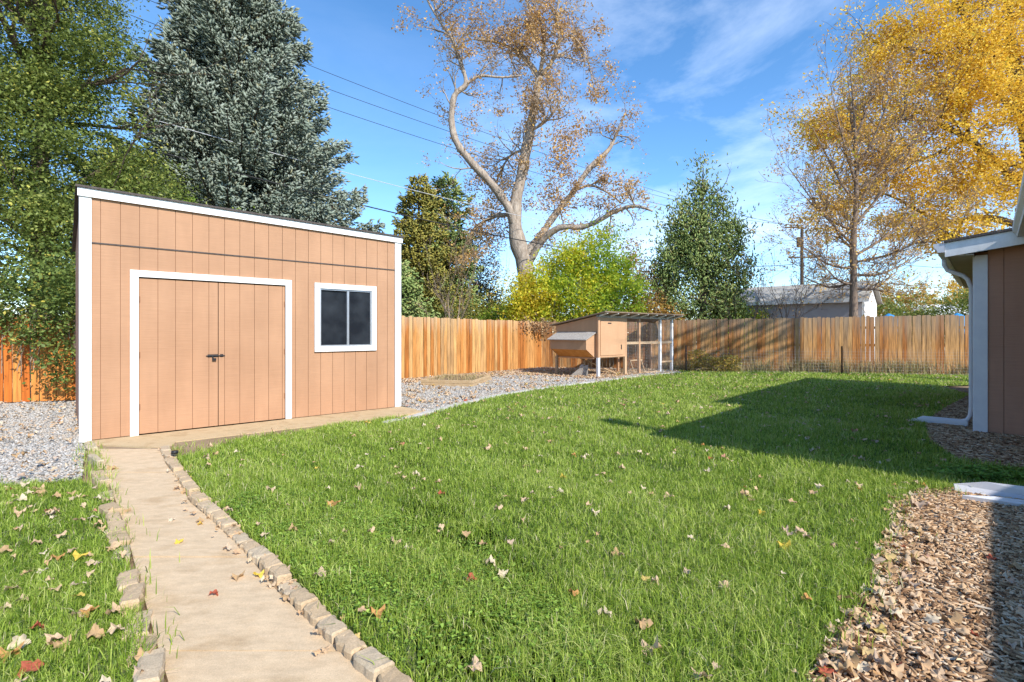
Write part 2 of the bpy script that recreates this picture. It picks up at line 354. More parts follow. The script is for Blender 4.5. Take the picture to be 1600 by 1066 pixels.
# ------------------------------------------------------------------ grass
BL = None
def blades(name, P, h, w, mat, lean=.5, colr=None, hvar=.4):
    n = len(P); az = RNG.uniform(0, 2 * np.pi, n); hh = h * RNG.uniform(1 - hvar, 1 + hvar, n)
    ln = np.abs(RNG.normal(0, lean, n)) * hh
    fa = az + RNG.uniform(-1.2, 1.2, n) + np.pi / 2
    wx = np.cos(fa) * w / 2; wy = np.sin(fa) * w / 2; dx = np.cos(az) * ln; dy = np.sin(az) * ln
    z0 = np.zeros(n); x, y = P[:, 0], P[:, 1]
    V = np.stack([np.stack([x - wx, y - wy, z0], 1), np.stack([x + wx, y + wy, z0], 1),
                  np.stack([x + dx * .35 - wx * .8, y + dy * .35 - wy * .8, hh * .6], 1), np.stack([x + dx * .35 + wx * .8, y + dy * .35 + wy * .8, hh * .6], 1),
                  np.stack([x + dx, y + dy, hh * (1 - .25 * np.minimum(1, ln / hh))], 1)], 1)
    return V, [(0, 1, 3), (0, 3, 2), (2, 3, 4)]
def grass_patch(name, poly, zones, keep=None):
    Vs = []; rs = []; f = None
    for (y0, y1, dens, h, w) in zones:
        P = scatter(poly, dens, y0, y1)
        if not len(P): continue
        if keep is not None: P = P[keep(P)]
        nz = wob(P[:, 0], P[:, 1], 1.3); nz2 = wob(P[:, 0] + 5, P[:, 1] - 3, 5)
        hh = h * (1 + .30 * nz + .30 * nz2) * np.where(RNG.uniform(0, 1, len(P)) < .06, 1.5, 1)
        V, f = blades(name, P, hh, w, None, .85)
        Vs.append(V); rs.append(np.clip(.50 + .13 * nz + .12 * nz2 + RNG.normal(0, .26, len(P)) + .08 * wob(P[:, 0] + 9, P[:, 1], .45), 0, .94) + (RNG.uniform(0, 1, len(P)) < .035 + .035 * wob(P[:, 0], P[:, 1], .9)) * .6)
    V = np.concatenate(Vs); r = np.clip(np.concatenate(rs), 0, 1)
    o = batch(name, V, f, r, M['grass']); return o
bare = [gp(330, 715), gp(420, 708), gp(300, 740)]
def keepf(P):
    q = np.array([shed_pt(.70, -.80), shed_pt(2.6, -.80), shed_pt(2.9, -.98), shed_pt(2.2, -1.22), shed_pt(1.5, -1.12), shed_pt(1.1, -1.62), shed_pt(.72, -1.75), shed_pt(.50, -1.3)])
    j = RNG.normal(0, .07, P.shape); ins = inpoly(P[:, 0] + j[:, 0], P[:, 1] + j[:, 1], [tuple(x) for x in q])
    return ~ins | (RNG.uniform(0, 1, len(P)) < .05)
Z = [(-1, 3.2, 11000, .058, .0042), (3.2, 5, 7500, .056, .005), (5, 8, 3600, .060, .0068), (8, 12, 1500, .055, .010), (12, 20, 700, .06, .016)]
g = grass_patch('lawn_grass', lawn, Z, keepf); tag(g, kind='stuff'); g['label'] = 'bright green mown grass covering the main lawn'; g['category'] = 'grass'
g = grass_patch('lawn_grass', lawn_w, Z, None); tag(g, kind='stuff'); g['label'] = 'green grass left of the concrete path'; g['category'] = 'grass'
# longer tufts along the right edge next to the mulch and the path edges
P = []
for pl, sp, cnt in ((mulch_near[1:], .10, 1800), (PL[:-1], .07, 900), (PR[:-1], .05, 600)):
    pl = np.array(pl); seg = np.linalg.norm(np.diff(pl, axis=0), axis=1); cum = np.r_[0, np.cumsum(seg)]
    t = RNG.uniform(0, cum[-1], cnt); xs = np.interp(t, cum, pl[:, 0]); ys = np.interp(t, cum, pl[:, 1])
    off = (-.06 if pl is not None else 0)
    P.append(np.stack([xs + RNG.normal(0, sp, cnt) + {1800: -.10, 900: -.10, 600: .10}[cnt], ys + RNG.normal(0, sp, cnt)], 1))
P = np.concatenate(P); V, f = blades('x', P, .085, .005, None, .6)
o = batch('edge_grass', V, f, np.clip(RNG.normal(.55, .22, len(P)), 0, 1), M['grass']); tag(o, 'longer grass tufts along the path and mulch edges', 'grass', kind='stuff')
# clover in the lawn beside the path
cl = [gp(*p) for p in [(345, 800), (400, 760), (560, 790), (760, 860), (900, 960), (960, 1066), (650, 1066), (540, 985), (440, 880)]]
P = scatter(cl, 6500); nz = wob(P[:, 0], P[:, 1], 2.5); P = P[nz + RNG.normal(0, .7, len(P)) > .15]
a = np.arange(9) / 9 * 2 * np.pi; rr = .5 * (1 + .25 * np.cos(3 * a))
CLV = np.concatenate([[(0, 0, -.08)], np.stack([rr * np.cos(a), rr * np.sin(a), np.zeros(9)], 1)])
CLF = [(0, i + 1, (i + 1) % 9 + 1) for i in range(9)]
P3 = np.column_stack([P, RNG.uniform(.02, .06, len(P))])
o = leaves('clover', P3, .0155, M['clover'], tilt=np.abs(RNG.normal(0, .35, len(P))), shape=CLV, faces=CLF); tag(o, 'low clover growing in the lawn beside the path', 'clover', kind='stuff')
# weeds on shaded mulch
P = scatter([gp(1480, 735), gp(1600, 742), gp(1700, 760), gp(1600, 756), gp(1500, 753), gp(1440, 745)], 5200)
P3 = np.column_stack([P, RNG.uniform(.02, .08, len(P))])
o = leaves('ground_weeds', P3, .03, M['clover'], tilt=np.abs(RNG.normal(0, .5, len(P))), rnd=RNG.uniform(0, .7, len(P)), shape=CLV, faces=CLF); tag(o, 'low green weeds between the two mulch beds', 'weeds', kind='stuff')

# ------------------------------------------------------------------ gravel, mulch
OCT = np.array([(1, 0, 0), (0, 1, 0), (-1, 0, 0), (0, -1, 0), (0, 0, 1), (0, 0, -1), (.62, .62, .35), (-.62, .62, .4), (-.6, -.62, .35), (.62, -.6, .4)]) * .5
# convex-ish 10 vertex pebble
PF = [(4, 6, 7), (4, 7, 8), (4, 8, 9), (4, 9, 6), (6, 0, 1), (6, 1, 7), (7, 1, 2), (7, 2, 8), (8, 2, 3), (8, 3, 9), (9, 3, 0), (9, 0, 6), (5, 1, 0), (5, 2, 1), (5, 3, 2), (5, 0, 3)]
def pebbles(name, P, size, label):
    n = len(P); R = rotmats(n, tilt=RNG.uniform(-.5, .5, n)); S = size * RNG.lognormal(0, .28, n)
    asp = np.stack([np.ones(n), RNG.uniform(.6, 1, n), RNG.uniform(.4, .75, n)], 1)
    V = (OCT[None] * (1 + RNG.uniform(-.18, .18, (n, 10, 1)))) * asp[:, None, :]
    V = np.einsum('nij,nkj->nki', R, V) * S[:, None, None]
    V += np.column_stack([P, S * .2])[:, None, :]
    o = batch(name, V, PF, RNG.uniform(0, 1, n), M['stone']); tag(o, label, 'gravel', kind='stuff')
pebbles('gravel', scatter(gravel_w, 2600, 0, 8), .027, 'grey river gravel left of the shed')
pebbles('gravel', scatter(gravel_w, 1500, 8, 12), .032, 'grey gravel in front of the far left fence')
pebbles('gravel', scatter(gravel_e, 1500, 7, 12.5), .031, 'grey gravel beside the lawn right of the shed')
pebbles('gravel', scatter(gravel_e, 900, 12.5, 20), .04, 'grey gravel around the chicken coop')
CH = np.array([(-.5, -.5, 0), (.5, -.35, 0), (.42, .5, 0), (-.45, .4, 0), (-.4, -.4, 1), (.4, -.3, 1), (.35, .4, 1), (-.4, .35, 1)])
CF = [(4, 5, 6, 7), (0, 1, 5, 4), (1, 2, 6, 5), (2, 3, 7, 6), (3, 0, 4, 7)]
def chips(name, P, ln, label, zb=.0):
    n = len(P); R = rotmats(n, tilt=RNG.normal(0, .28, n), roll=RNG.uniform(-.4, .4, n))
    S = np.stack([ln * RNG.lognormal(0, .45, n),   .0085 * RNG.lognormal(0, .4, n), .0045 * RNG.uniform(.6, 1.6, n)], 1)
    V = CH[None] * S[:, None, :]; V = np.einsum('nij,nkj->nki', R, V) + np.column_stack([P, zb + RNG.uniform(.003, .028, n)])[:, None, :]
    o = batch(name, V, CF, np.clip(RNG.beta(1.6, 1.6, n), 0, 1), M['chip']); tag(o, label, 'mulch', kind='stuff')
mn = mulch_near + [house_pt(6.4, .6), house_pt(6.4, 2), house_pt(1, 2), (.9, 1.2)]
chips('mulch_chips', scatter(mn, 7200, 1.6, 5), .036, 'tan shredded wood mulch in the near right bed')
chips('mulch_chips', scatter(mulch_far + [house_pt(9.6, 1.5), house_pt(12, .5)], 2400, 5, 12), .045, 'brown wood mulch at the foot of the house corner')

# ------------------------------------------------------------------ fallen leaves
nl = 22; a = np.linspace(0, 2 * np.pi, nl, endpoint=False)
rr = .34 + .16 * np.abs(np.cos(2.5 * a)) ** 1.5 + .03 * np.cos(11 * a); rr[0] = .62
zc = .34 * rr * np.sin(2 * a + .4) + .10 * np.sin(5 * a)
ML = np.concatenate([[(0, 0, .02)], np.stack([.5 * rr * np.cos(a), .5 * rr * np.sin(a), .3 * zc + .03 * np.cos(3 * a)], 1), np.stack([rr * np.cos(a), rr * np.sin(a), zc], 1)])
MLF = [(0, i + 1, (i + 1) % nl + 1) for i in range(nl)] + [(i + 1, i + 1 + nl, (i + 1) % nl + 1 + nl) for i in range(nl)] + [(i + 1, (i + 1) % nl + 1 + nl, (i + 1) % nl + 1) for i in range(nl)]
def litter(name, P, z, size, label, rnd=None):
    P3 = np.column_stack([P, z + RNG.uniform(0, .02, len(P))])
    if rnd is None: rnd = np.where(RNG.uniform(0, 1, len(P)) < .85, RNG.choice([0, .1, .17, .22, .45, .5, 1.0], len(P)), RNG.uniform(0, 1, len(P)))
    o = leaves(name, P3, size, M['litter'], tilt=RNG.normal(0, .3, len(P)), shape=ML, faces=MLF, var=.45, rnd=rnd); tag(o, label, 'leaf litter', kind='stuff'); return o
clump2 = lambda P: P[RNG.uniform(0, 1, len(P)) < np.clip(wob(P[:, 0] * 1.6, P[:, 1] * 1.6, 1.3) * .9 + .35, .06, 1)]
litter('leaf_litter', clump2(np.concatenate([scatter(lawn, 16, 1.5, 6), scatter(lawn, 17, 6, 12), scatter(lawn, 24, 12, 20)])), .045, .052, 'small fallen leaves strewn over the main lawn')
litter('leaf_litter', np.concatenate([scatter(lawn_w, 30, 1.5, 5), scatter(gravel_w, 22, 4, 11)]), .045, .06, 'fallen leaves on the left lawn and gravel')
fz = lambda P: P[RNG.uniform(0, 1, len(P)) < np.clip(wob(P[:, 0], P[:, 1], 1.5) * .7 + .5, .05, 1)]
litter('leaf_litter', fz(scatter(gravel_e, 60, 8, 20)), .03, .07, 'tan leaves scattered on the gravel by the coop')
fl = [(-3.2, 14.7), (1.3, 19.6), (5.3, 18.3), (4.4, 16.9), (2.6, 14.9), (1.4, 15.6), (.2, 16.4), (-1.5, 14.6), (-3, 13.6)]
litter('leaf_litter', scatter(fl, 230), .02, .075, 'orange tan leaf drift along the foot of the fence', rnd=RNG.uniform(0, .42, len(scatter(fl, 1))) if False else None)
edge_l = [gp(*p) for p in [(1250, 1066), (1330, 930), (1375, 850), (1395, 765), (1440, 760), (1475, 800), (1450, 900), (1400, 1000), (1400, 1066)]]
litter('leaf_litter', scatter(edge_l, 130), .035, .065, 'tan and red leaves collected along the mulch edge')
litter('leaf_litter', scatter(mn, 25, 1.6, 5), .03, .06, 'scattered leaves on the near mulch')
PP = np.array(PR[:-1]); t = RNG.uniform(0, 8, 130); ii = t.astype(int); fr = (t - ii)[:, None]
litter('leaf_litter', PP[ii] * (1 - fr) + PP[ii + 1] * fr + RNG.normal(0, .05, (130, 2)) + np.array([-.06, 0]), .02, .045, 'dry leaves caught against the path edging')
# the larger leaves one can pick out, each its own object
proto = {}
def big_leaf(px, py, size, c, where, z):
    x, y = gp(px, py, z)
    key = round(c, 2)
    if key not in proto:
        mb = MB(); mb.add([tuple(v) for v in ML], [tuple(f) for f in MLF], c); me = None
        o = mb.build('fallen_leaf', M['litter']); me = o.data; bpy.data.objects.remove(o); proto[key] = me
    o = bpy.data.objects.new('fallen_leaf', proto[key]); COL.objects.link(o)
    o.location = (x, y, z); o.scale = (size * random.uniform(.65, .9), size * random.uniform(.75, 1.05), size * random.uniform(.8, 1.5)); o.rotation_euler = (random.uniform(-.4, .4), random.uniform(-.4, .4), random.uniform(0, 6.28))
    cn = {0.0: 'tan', .17: 'pale peach', .33: 'orange', .5: 'cream', .67: 'red', .83: 'yellow'}[key]
    tag(o, f'{cn} fallen leaf lying {where}', 'leaf', f'{cn} fallen leaves {where}')
G = 'on the main lawn'; L = 'on the grass left of the path'; C_ = 'on the concrete path'; U = 'on the near wood mulch'
for (px, py, s, c, w) in [(1226, 852, .11, .83, G), (1165, 773, .12, .17, G), (1003, 972, .11, .0, G), (1018, 1012, .12, .17, G), (945, 957, .11, .5, G), (735, 905, .08, .67, G), (690, 770, .08, .67, G),
     (520, 786, .13, .33, G), (458, 826, .09, .0, G), (740, 1040, .10, .17, G), (590, 955, .09, .33, G), (1095, 1055, .09, .17, G), (880, 745, .08, .83, G), (640, 856, .10, .5, G), (618, 846, .10, .17, G),
     (930, 800, .08, .5, G), (1045, 775, .09, .17, G), (785, 895, .08, .5, G), (650, 740, .09, .5, G), (1190, 800, .07, .83, G), (1130, 915, .08, .17, G), (1260, 935, .07, .33, G), (1080, 840, .07, .5, G),
     (895, 925, .08, .33, G), (560, 730, .11, .5, G), (1000, 706, .09, .5, G), (1280, 760, .10, .5, G), (820, 780, .09, .17, G), (860, 690, .1, .0, G), (760, 700, .1, .17, G), (1105, 735, .1, .5, G), (965, 865, .08, .0, G),
     (15, 1020, .12, .33, L), (45, 1045, .10, .67, L), (15, 920, .10, .17, L), (60, 770, .10, .0, L), (85, 798, .09, .17, L), (95, 835, .08, .17, L), (140, 955, .09, .33, L), (95, 1005, .09, .0, L), (125, 867, .12, .83, L), (90, 870, .08, .33, L), (60, 978, .08, .67, L), (30, 800, .1, .17, L), (5, 860, .09, .0, L),
     (372, 900, .09, .0, C_), (405, 897, .07, .83, C_), (335, 927, .06, .67, C_), (280, 846, .06, .83, C_), (268, 812, .06, .5, C_), (195, 797, .11, .0, C_), (175, 732, .12, .0, C_), (290, 768, .1, .0, C_), (300, 730, .09, .0, C_),
     (1290, 1050, .09, .67, U), (1338, 960, .10, .17, U), (1485, 968, .11, .0, U), (1465, 1055, .08, .17, U), (1420, 870, .07, .83, U), (1400, 855, .08, .33, U), (1550, 872, .07, .67, U), (1400, 1040, .07, .67, U), (1370, 950, .09, .0, U), (1520, 990, .06, .67, U)]:
    big_leaf(px, py, s, c, w, {G: .05, L: .05, C_: .022, U: .03}[w])

# ------------------------------------------------------------------ edging stones
def edging(PTS, spacing, side, w, group, label, z, seed):
    rr = random.Random(seed); pl = np.array(PTS); seg = np.linalg.norm(np.diff(pl, axis=0), axis=1); cum = np.r_[0, np.cumsum(seg)]
    t = spacing / 2
    while t < min(cum[-1], cum[-2] + 1.2):
        x = np.interp(t, cum, pl[:, 0]); y = np.interp(t, cum, pl[:, 1]); x2 = np.interp(t + .05, cum, pl[:, 0]); y2 = np.interp(t + .05, cum, pl[:, 1])
        an = math.atan2(y2 - y, x2 - x) + rr.uniform(-.09, .09) * (1 if side > 0 else 2.5)
        big = t < 1.4
        if side < 0 and t > .9 and rr.random() < .3: t += spacing * rr.uniform(.8, 1.3); continue
        L_ = (spacing * 1.9 if big else spacing) - .015; hw = w / 2 * (rr.uniform(.85, 1.1) if side > 0 else rr.uniform(.6, 1.1)); h = z * (rr.uniform(.75, 1.15) if side > 0 else rr.uniform(.4, 1.5)) * (.8 if big else 1)
        mb = MB(); n = 7; top = []; 
        prof = []
        for i in range(n + 1):        # scalloped front, rough back
            xx = -L_ / 2 + L_ * i / n; prof.append((xx, -hw - .012 * abs(math.sin(math.pi * i / n * 2)) + rr.uniform(-.004, .004)))
        for i in range(n, -1, -1):
            xx = -L_ / 2 + L_ * i / n; prof.append((xx, hw + rr.uniform(-.006, .006)))
        k = len(prof); c = rr.random()
        mb.add([(p[0], p[1], -.05) for p in prof] + [(p[0], p[1], h * .85) for p in prof] + [(p[0] * .93, p[1] * .82, h + rr.uniform(-.004, .004)) for p in prof],
               [list(range(2 * k, 3 * k))] + [(i, (i + 1) % k, (i + 1) % k + k, i + k) for i in range(k)] + [(i + k, (i + 1) % k + k, (i + 1) % k + 2 * k, i + 2 * k) for i in range(k)], c)
        o = mb.build('edging_stone', M['edge_stone']); o.location = (x - .035 - (.03 if side < 0 else 0), y, rr.uniform(-.02, .0)); o.rotation_euler = (rr.uniform(-.06, .06), rr.uniform(-.05, .05), an)
        if big and side > 0: lb, gr = 'long straight tan concrete edging block right of the path near the shed', 'long edging blocks right of the path near the shed'
        else: lb, gr = label, group
        tag(o, lb, 'edging stone', gr)
        t += spacing * (1.9 if big else 1) * rr.uniform(.98, 1.04)
edging(PR, .175, 1, .085, 'edging stones right of the path', 'small scalloped tan edging stone in the row right of the path', .06, 3)
edging(PL, .24, -1, .095, 'edging stones left of the path', 'half buried tan edging stone in the row left of the path', .055, 5)
mb = MB(); x, y = gp(273, 703, .1); mb.tube([(0, 0, 0), (0, 0, .03), (0, 0, .035)], [.035, .035, .02], 12)
o = mb.build('sprinkler_cap', M['black'], smooth=True); o.location = (x, y, .058); tag(o, 'small round black cap on the first edging block near the shed', 'sprinkler cap')
# grey kerb strip between gravel and lawn
mb = MB(); ge = [Vector((x, y, 0)) for x, y in gravel_edge]
for i in range(len(ge) - 1):
    d = (ge[i + 1] - ge[i]).normalized(); nrm = Vector((-d.y, d.x, 0)) * .06
    a_, b_ = ge[i], ge[i + 1] - d * .008
    mb.hexa([a_ - nrm + Vector((0, 0, -.02)), b_ - nrm + Vector((0, 0, -.02)), b_ + nrm + Vector((0, 0, -.02)), a_ + nrm + Vector((0, 0, -.02)),
             a_ - nrm + Vector((0, 0, .045)), b_ - nrm + Vector((0, 0, .045)), b_ + nrm + Vector((0, 0, .045)), a_ + nrm + Vector((0, 0, .045))])
tag(mb.build('garden_kerb', M['concrete_grey'], bevel=.01), 'low grey kerb strip between the gravel and the lawn', 'kerb')

# ------------------------------------------------------------------ shed
sh = empty('garden_shed', (S0.x, S0.y, 0), AS)
tag(sh, 'tan plywood garden shed with white trim, double door and one window', 'shed')
W = 4.515; D = 3.6; ZT0, ZT1 = 3.14, 3.07
def ztop(s): return ZT0 + (ZT1 - ZT0) * s / W
mb = MB()   # front backing with openings
for (a0, a1, z0, z1) in [(.0, .59, .02, 2.5), (.59, 2.475, 2.14, 2.5), (2.475, 2.98, .02, 2.5), (2.98, 3.98, .02, 1.12), (2.98, 3.98, 2.16, 2.5), (3.98, W, .02, 2.5)]:
    mb.box(a0, a1, .012, .10, z0, z1)
mb.hexa([(0, .012, 2.5), (W, .012, 2.5), (W, .1, 2.5), (0, .1, 2.5), (0, .012, ztop(0)), (W, .012, ztop(W)), (W, .1, ztop(W)), (0, .1, ztop(0))])
wall = mb.build('wall', M['groove'], sh)
mb = MB(); sp = .203; x = .108
edges = [.108 + .09]
while edges[-1] + sp < 4.40: edges.append(edges[-1] + sp)
edges = [.108] + edges + [4.405]
def clipcol(x0, x1, zr):   # zr list of open z-intervals already removed
    for z0, z1 in zr: mb.box(x0, x1, .0, .0118, z0, z1)
ops = [(.50, 2.567, 0, 2.225), (2.933, 4.03, 1.072, 2.214)]
for i in range(len(edges) - 1):
    x0, x1 = edges[i] + .003, edges[i + 1] - .003
    cuts = sorted({x0, x1} | {c for o_ in ops for c in o_[:2] if x0 < c < x1})
    for c0, c1 in zip(cuts[:-1], cuts[1:]):
        zr = [(.02, 2.535)]
        for o_ in ops:
            if o_[0] <= (c0 + c1) / 2 <= o_[1]:
                zr = [(.02, 2.535)]; new = []
                for z0, z1 in zr:
                    if o_[2] > z0 + .02: new.append((z0, o_[2] + .03))
                    new.append((o_[3] - .03, z1))
                zr = new
        clipcol(c0, c1, zr)
mb.build('lower_siding', M['siding'], wall)
mb = MB()
for i in range(len(edges) - 1):
    x0, x1 = edges[i] + .003, edges[i + 1] - .003
    mb.hexa([(x0, -.006, 2.552), (x1, -.006, 2.552), (x1, .0118, 2.552), (x0, .0118, 2.552), (x0, -.006, ztop(x0)), (x1, -.006, ztop(x1)), (x1, .0118, ztop(x1)), (x0, .0118, ztop(x0))])
mb.build('upper_siding', M['siding'], wall)
mb = MB(); mb.box(.108, 4.405, -.010, .0, 2.534, 2.5515); mb.build('seam_flashing', M['roof_dark'], wall)
mb = MB()
mb.box(.0, .1, .101, D, .02, 3.0); mb.box(W - .1, W, .101, D, .02, 3.0); mb.box(.101, W - .101, D - .1, D, .02, 2.72)
mb.build('side_wall', M['siding_house'], sh)
mb = MB(); mb.box(-.012, .108, -.022, -.001, .0, 3.17); mb.box(-.014, -.001, -.022, .09, .0, 3.16); mb.build('corner_trim', M['white_paint'], sh, bevel=.003)
mb = MB(); mb.box(4.405, W + .012, -.022, -.001, .02, 3.09); mb.box(W + .001, W + .014, -.022, .09, .02, 3.09); mb.build('corner_trim', M['white_paint'], sh, bevel=.003)
def quadbar(y0, y1, s0, s1, za0, za1, zb0, zb1, name, mat, par):
    m_ = MB(); m_.hexa([(s0, y0, za0), (s1, y0, zb0), (s1, y1, zb0), (s0, y1, za0), (s0, y0, za1), (s1, y0, zb1), (s1, y1, zb1), (s0, y1, za1)]); return m_.build(name, mat, par)
quadbar(-.045, -.0225, -.03, W + .03, 3.12, 3.225, 3.05, 3.145, 'roof_fascia', M['white_paint'], sh)
mb = MB(); T = .026
mb.hexa([(-.05, -.07, 3.227), (W + .05, -.07, 3.148), (W + .05, D + .15, 2.78), (-.05, D + .15, 2.86), (-.05, -.07, 3.227 + T), (W + .05, -.07, 3.148 + T), (W + .05, D + .15, 2.78 + T), (-.05, D + .15, 2.86 + T)])
mb.build('roof', M['roof_dark'], sh)
# gap between the side walls and the sloping roof
mb = MB()
for xa, xb, z_ in ((.0, .1, 3.2), (W - .1, W, 3.13)):
    mb.hexa([(xa, .101, 3.0), (xb, .101, 3.0), (xb, D - .12, 2.9), (xa, D - .12, 2.9), (xa, .101, z_ - .01), (xb, .101, z_ - .01), (xb, D - .12, z_ - .34), (xa, D - .12, z_ - .34)])
# door
mb = MB(); mb.box(.50, .592, -.034, -.001, .0, 2.14); mb.box(2.475, 2.567, -.034, -.001, .02, 2.14); mb.box(.50, 2.567, -.034, -.001, 2.1405, 2.228)
mb.build('door_frame', M['white_paint'], sh, bevel=.003)
for nm_, x0, x1 in (('door', .600, 1.531), ('door', 1.541, 2.467)):
    mb = MB(); mb.box(x0, x1, .010, .05, .03, 2.125)
    dr = mb.build('door', M['groove'], sh)
    mb = MB(); gs = [x0] + [e for e in edges if x0 + .03 < e < x1 - .03] + [x1]
    for g0, g1 in zip(gs[:-1], gs[1:]):
        mb.box(g0 + (.003 if g0 != x0 else 0), g1 - (.003 if g1 != x1 else 0), -.004, .0098, .03, 2.125)
    mb.build('door_siding', M['siding'], dr)
    hx = x0 if x0 < 1 else x1
    if x0 < 1:
        mb = MB(); mb.box(1.40, 1.53, -.012, -.0045, 1.035, 1.075); mb.tube([(1.38, -.018, 1.055), (1.62, -.018, 1.055)], .007, 8); mb.tube([(1.46, -.018, 1.05), (1.465, -.03, 1.02), (1.47, -.03, 1.0)], .008, 8)
        mb.box(1.455, 1.505, -.035, -.0125, .985, 1.02)
        mb.build('latch', M['black'], dr)
    else:
        mb = MB(); mb.box(1.56, 1.60, -.012, -.0045, 1.035, 1.075); mb.build('latch_keeper', M['black'], dr)
    for hz in (.35, 1.05, 1.8):
        mb = MB(); mb.box(hx - .012, hx + .012, -.0085, -.0045, hz, hz + .08); mb.tube([(hx, -.012, hz), (hx, -.012, hz + .08)], .005, 6); mb.build('hinge', M['groove'], dr)
# window
wn = empty('window', (0, 0, 0)); wn.parent = sh
mb = MB(); w0, w1, z0, z1 = 2.933, 4.03, 1.072, 2.214; t = .088
mb.box(w0, w0 + t, -.034, -.001, z0 + t, z1 - t); mb.box(w1 - t, w1, -.034, -.001, z0 + t, z1 - t); mb.box(w0, w1, -.034, -.001, z1 - t + .0005, z1); mb.box(w0, w1, -.034, -.001, z0, z0 + t - .0005)
mb.build('window_trim', M['white_paint'], wn, bevel=.003)
mb = MB(); a0, a1, b0, b1 = w0 + t, w1 - t, z0 + t, z1 - t; q = .022
mb.box(a0, a0 + q, -.012, .045, b0, b1); mb.box(a1 - q, a1, -.012, .045, b0, b1); mb.box(a0 + q, a1 - q, -.012, .045, b1 - q, b1); mb.box(a0 + q, a1 - q, -.012, .045, b0, b0 + q)
xm = (a0 + a1) / 2 + .03; mb.box(xm - .018, xm + .018, -.008, .04, b0 + q, b1 - q)
mb.build('window_frame', M['alu'], wn)
mb = MB(); mb.box(a0 + q, xm - .018, .022, .028, b0 + q, b1 - q); mb.build('pane', M['glass'], wn)
mb = MB(); mb.box(xm + .018, a1 - q, .008, .014, b0 + q, b1 - q); mb.build('pane', M['glass'], wn)

# ------------------------------------------------------------------ fences
def fence(name, pts, heights, mat, label, seed, width=.14, par_label=None):
    rr = random.Random(seed); root = empty(name, (pts[0][0], pts[0][1], 0)); tag(root, label, 'fence')
    mbp = MB(); mbr = MB(); mbo = MB(); ox, oy = pts[0]
    tot = 0
    for si in range(len(pts) - 1):
        a_ = Vector((pts[si][0] - ox, pts[si][1] - oy, 0)); b_ = Vector((pts[si + 1][0] - ox, pts[si + 1][1] - oy, 0)); L_ = (b_ - a_).length; d = (b_ - a_) / L_
        nb = Vector((-d.y, d.x, 0))     # away from the yard
        t = 0
        while t < L_ - .02:
            w = width * rr.uniform(.93, 1.03); w = min(w, L_ - t)
            h = heights[si] + (heights[si + 1] - heights[si]) * t / L_ + rr.uniform(-.024, .024)
            off = rr.uniform(-.006, .006); lean = rr.uniform(-.012, .012)
            p0 = a_ + d * (t + .002) + nb * off; p1 = a_ + d * (t + w - (.007 if rr.random() < .8 else .016)) + nb * off; th = nb * .017; z = Vector((0, 0, 1)); c = .022
            l0 = d * lean
            front = [p0 + z * .02, p1 + z * .02, p1 + l0 + z * (h - c), p1 + l0 - d * c + z * h, p0 + l0 + d * c + z * h, p0 + l0 + z * (h - c)]
            mbp.add(front + [p + th for p in front], [(0, 1, 2, 3, 4, 5), (11, 10, 9, 8, 7, 6)] + [(i, i + 6, (i + 1) % 6 + 6, (i + 1) % 6) for i in range(6)], rr.random())
            t += w
        for zz in (.35, .95, 1.55):
            q0 = a_ + nb * .045; q1 = b_ + nb * .045
            mbr = MB(); mbr.bar(q0 + Vector((0, 0, zz)), q1 + Vector((0, 0, zz)), .04, .085); mbr.build('rail', M['timber'], root)
        t = .5
        while t < L_:
            p = a_ + d * t + nb * .12; mbo = MB(); mbo.box(p.x - .045, p.x + .045, p.y - .045, p.y + .045, 0, 1.7); mbo.build('post', M['timber'], root); t += 2.4
    mbp.build('pickets', mat, root)
    return root
fence('wooden_fence', fence_w[:2], [1.66, 1.70], M['fence_red'], 'red orange stained picket fence at the far left under the vine', 4)
fence('wooden_fence', fence_w[1:], [1.70, 1.87, 1.80], M['fence'], 'orange tan cedar picket fence between the shed and the coop', 3)
fence('wooden_fence', fence_n, [1.80, 2.08], M['fence_back'], 'weathered brown picket fence across the back of the lawn', 9)
# dry weeds along the back fence
t = RNG.uniform(4.5, 16, 9000); x = 1.2 + .9726 * t; y = 19.9 - .2325 * t - .05 - np.abs(RNG.normal(.0, .28, len(t)))
keep_ = wob(x * 1.8, y, 1.0) + RNG.normal(0, .35, len(t)) > -.15
P = np.stack([x, y], 1)[keep_]; V, f = blades('x', P, .34, .014, None, .45, hvar=.85)
o = batch('dry_weeds', V, f, RNG.uniform(0, 1, len(P)), M['dry']); tag(o, 'dry tan weeds and stalks along the back fence', 'weeds', kind='stuff')
# low wire fence in front of the back fence
wf = empty('low_wire_fence', (6.1, 17.75, 0)); tag(wf, 'low wire garden fence with thin dark posts before the back fence', 'wire fence')
A = Vector((0, 0, 0)); Bv = Vector((9.4, -1.95, 0)); d = Bv.normalized(); Lw = Bv.length
for px in (0, 1):
    pass
for tt in (.02, 4.95, 9.3):
    mb = MB(); p = d * tt; mb.bar(p + Vector((0, -.01, 0)), p + Vector((0, -.01, .93)), .035, .035); mb.bar(p + Vector((0, -.03, 0)), p + Vector((0, -.03, .9)), .006, .03); mb.build('post', M['black'], wf)
mb = MB()
for z in np.arange(.05, .84, .1): mb.bar(Vector((0, 0, z)), Bv + Vector((0, 0, z)), .0028, .0028)
for tt in np.arange(.05, Lw, .1): mb.bar(d * tt + Vector((0, 0, .02)), d * tt + Vector((0, 0, .84)), .0024, .0024)
mb.build('wire_mesh', M['mesh_wire'], wf)
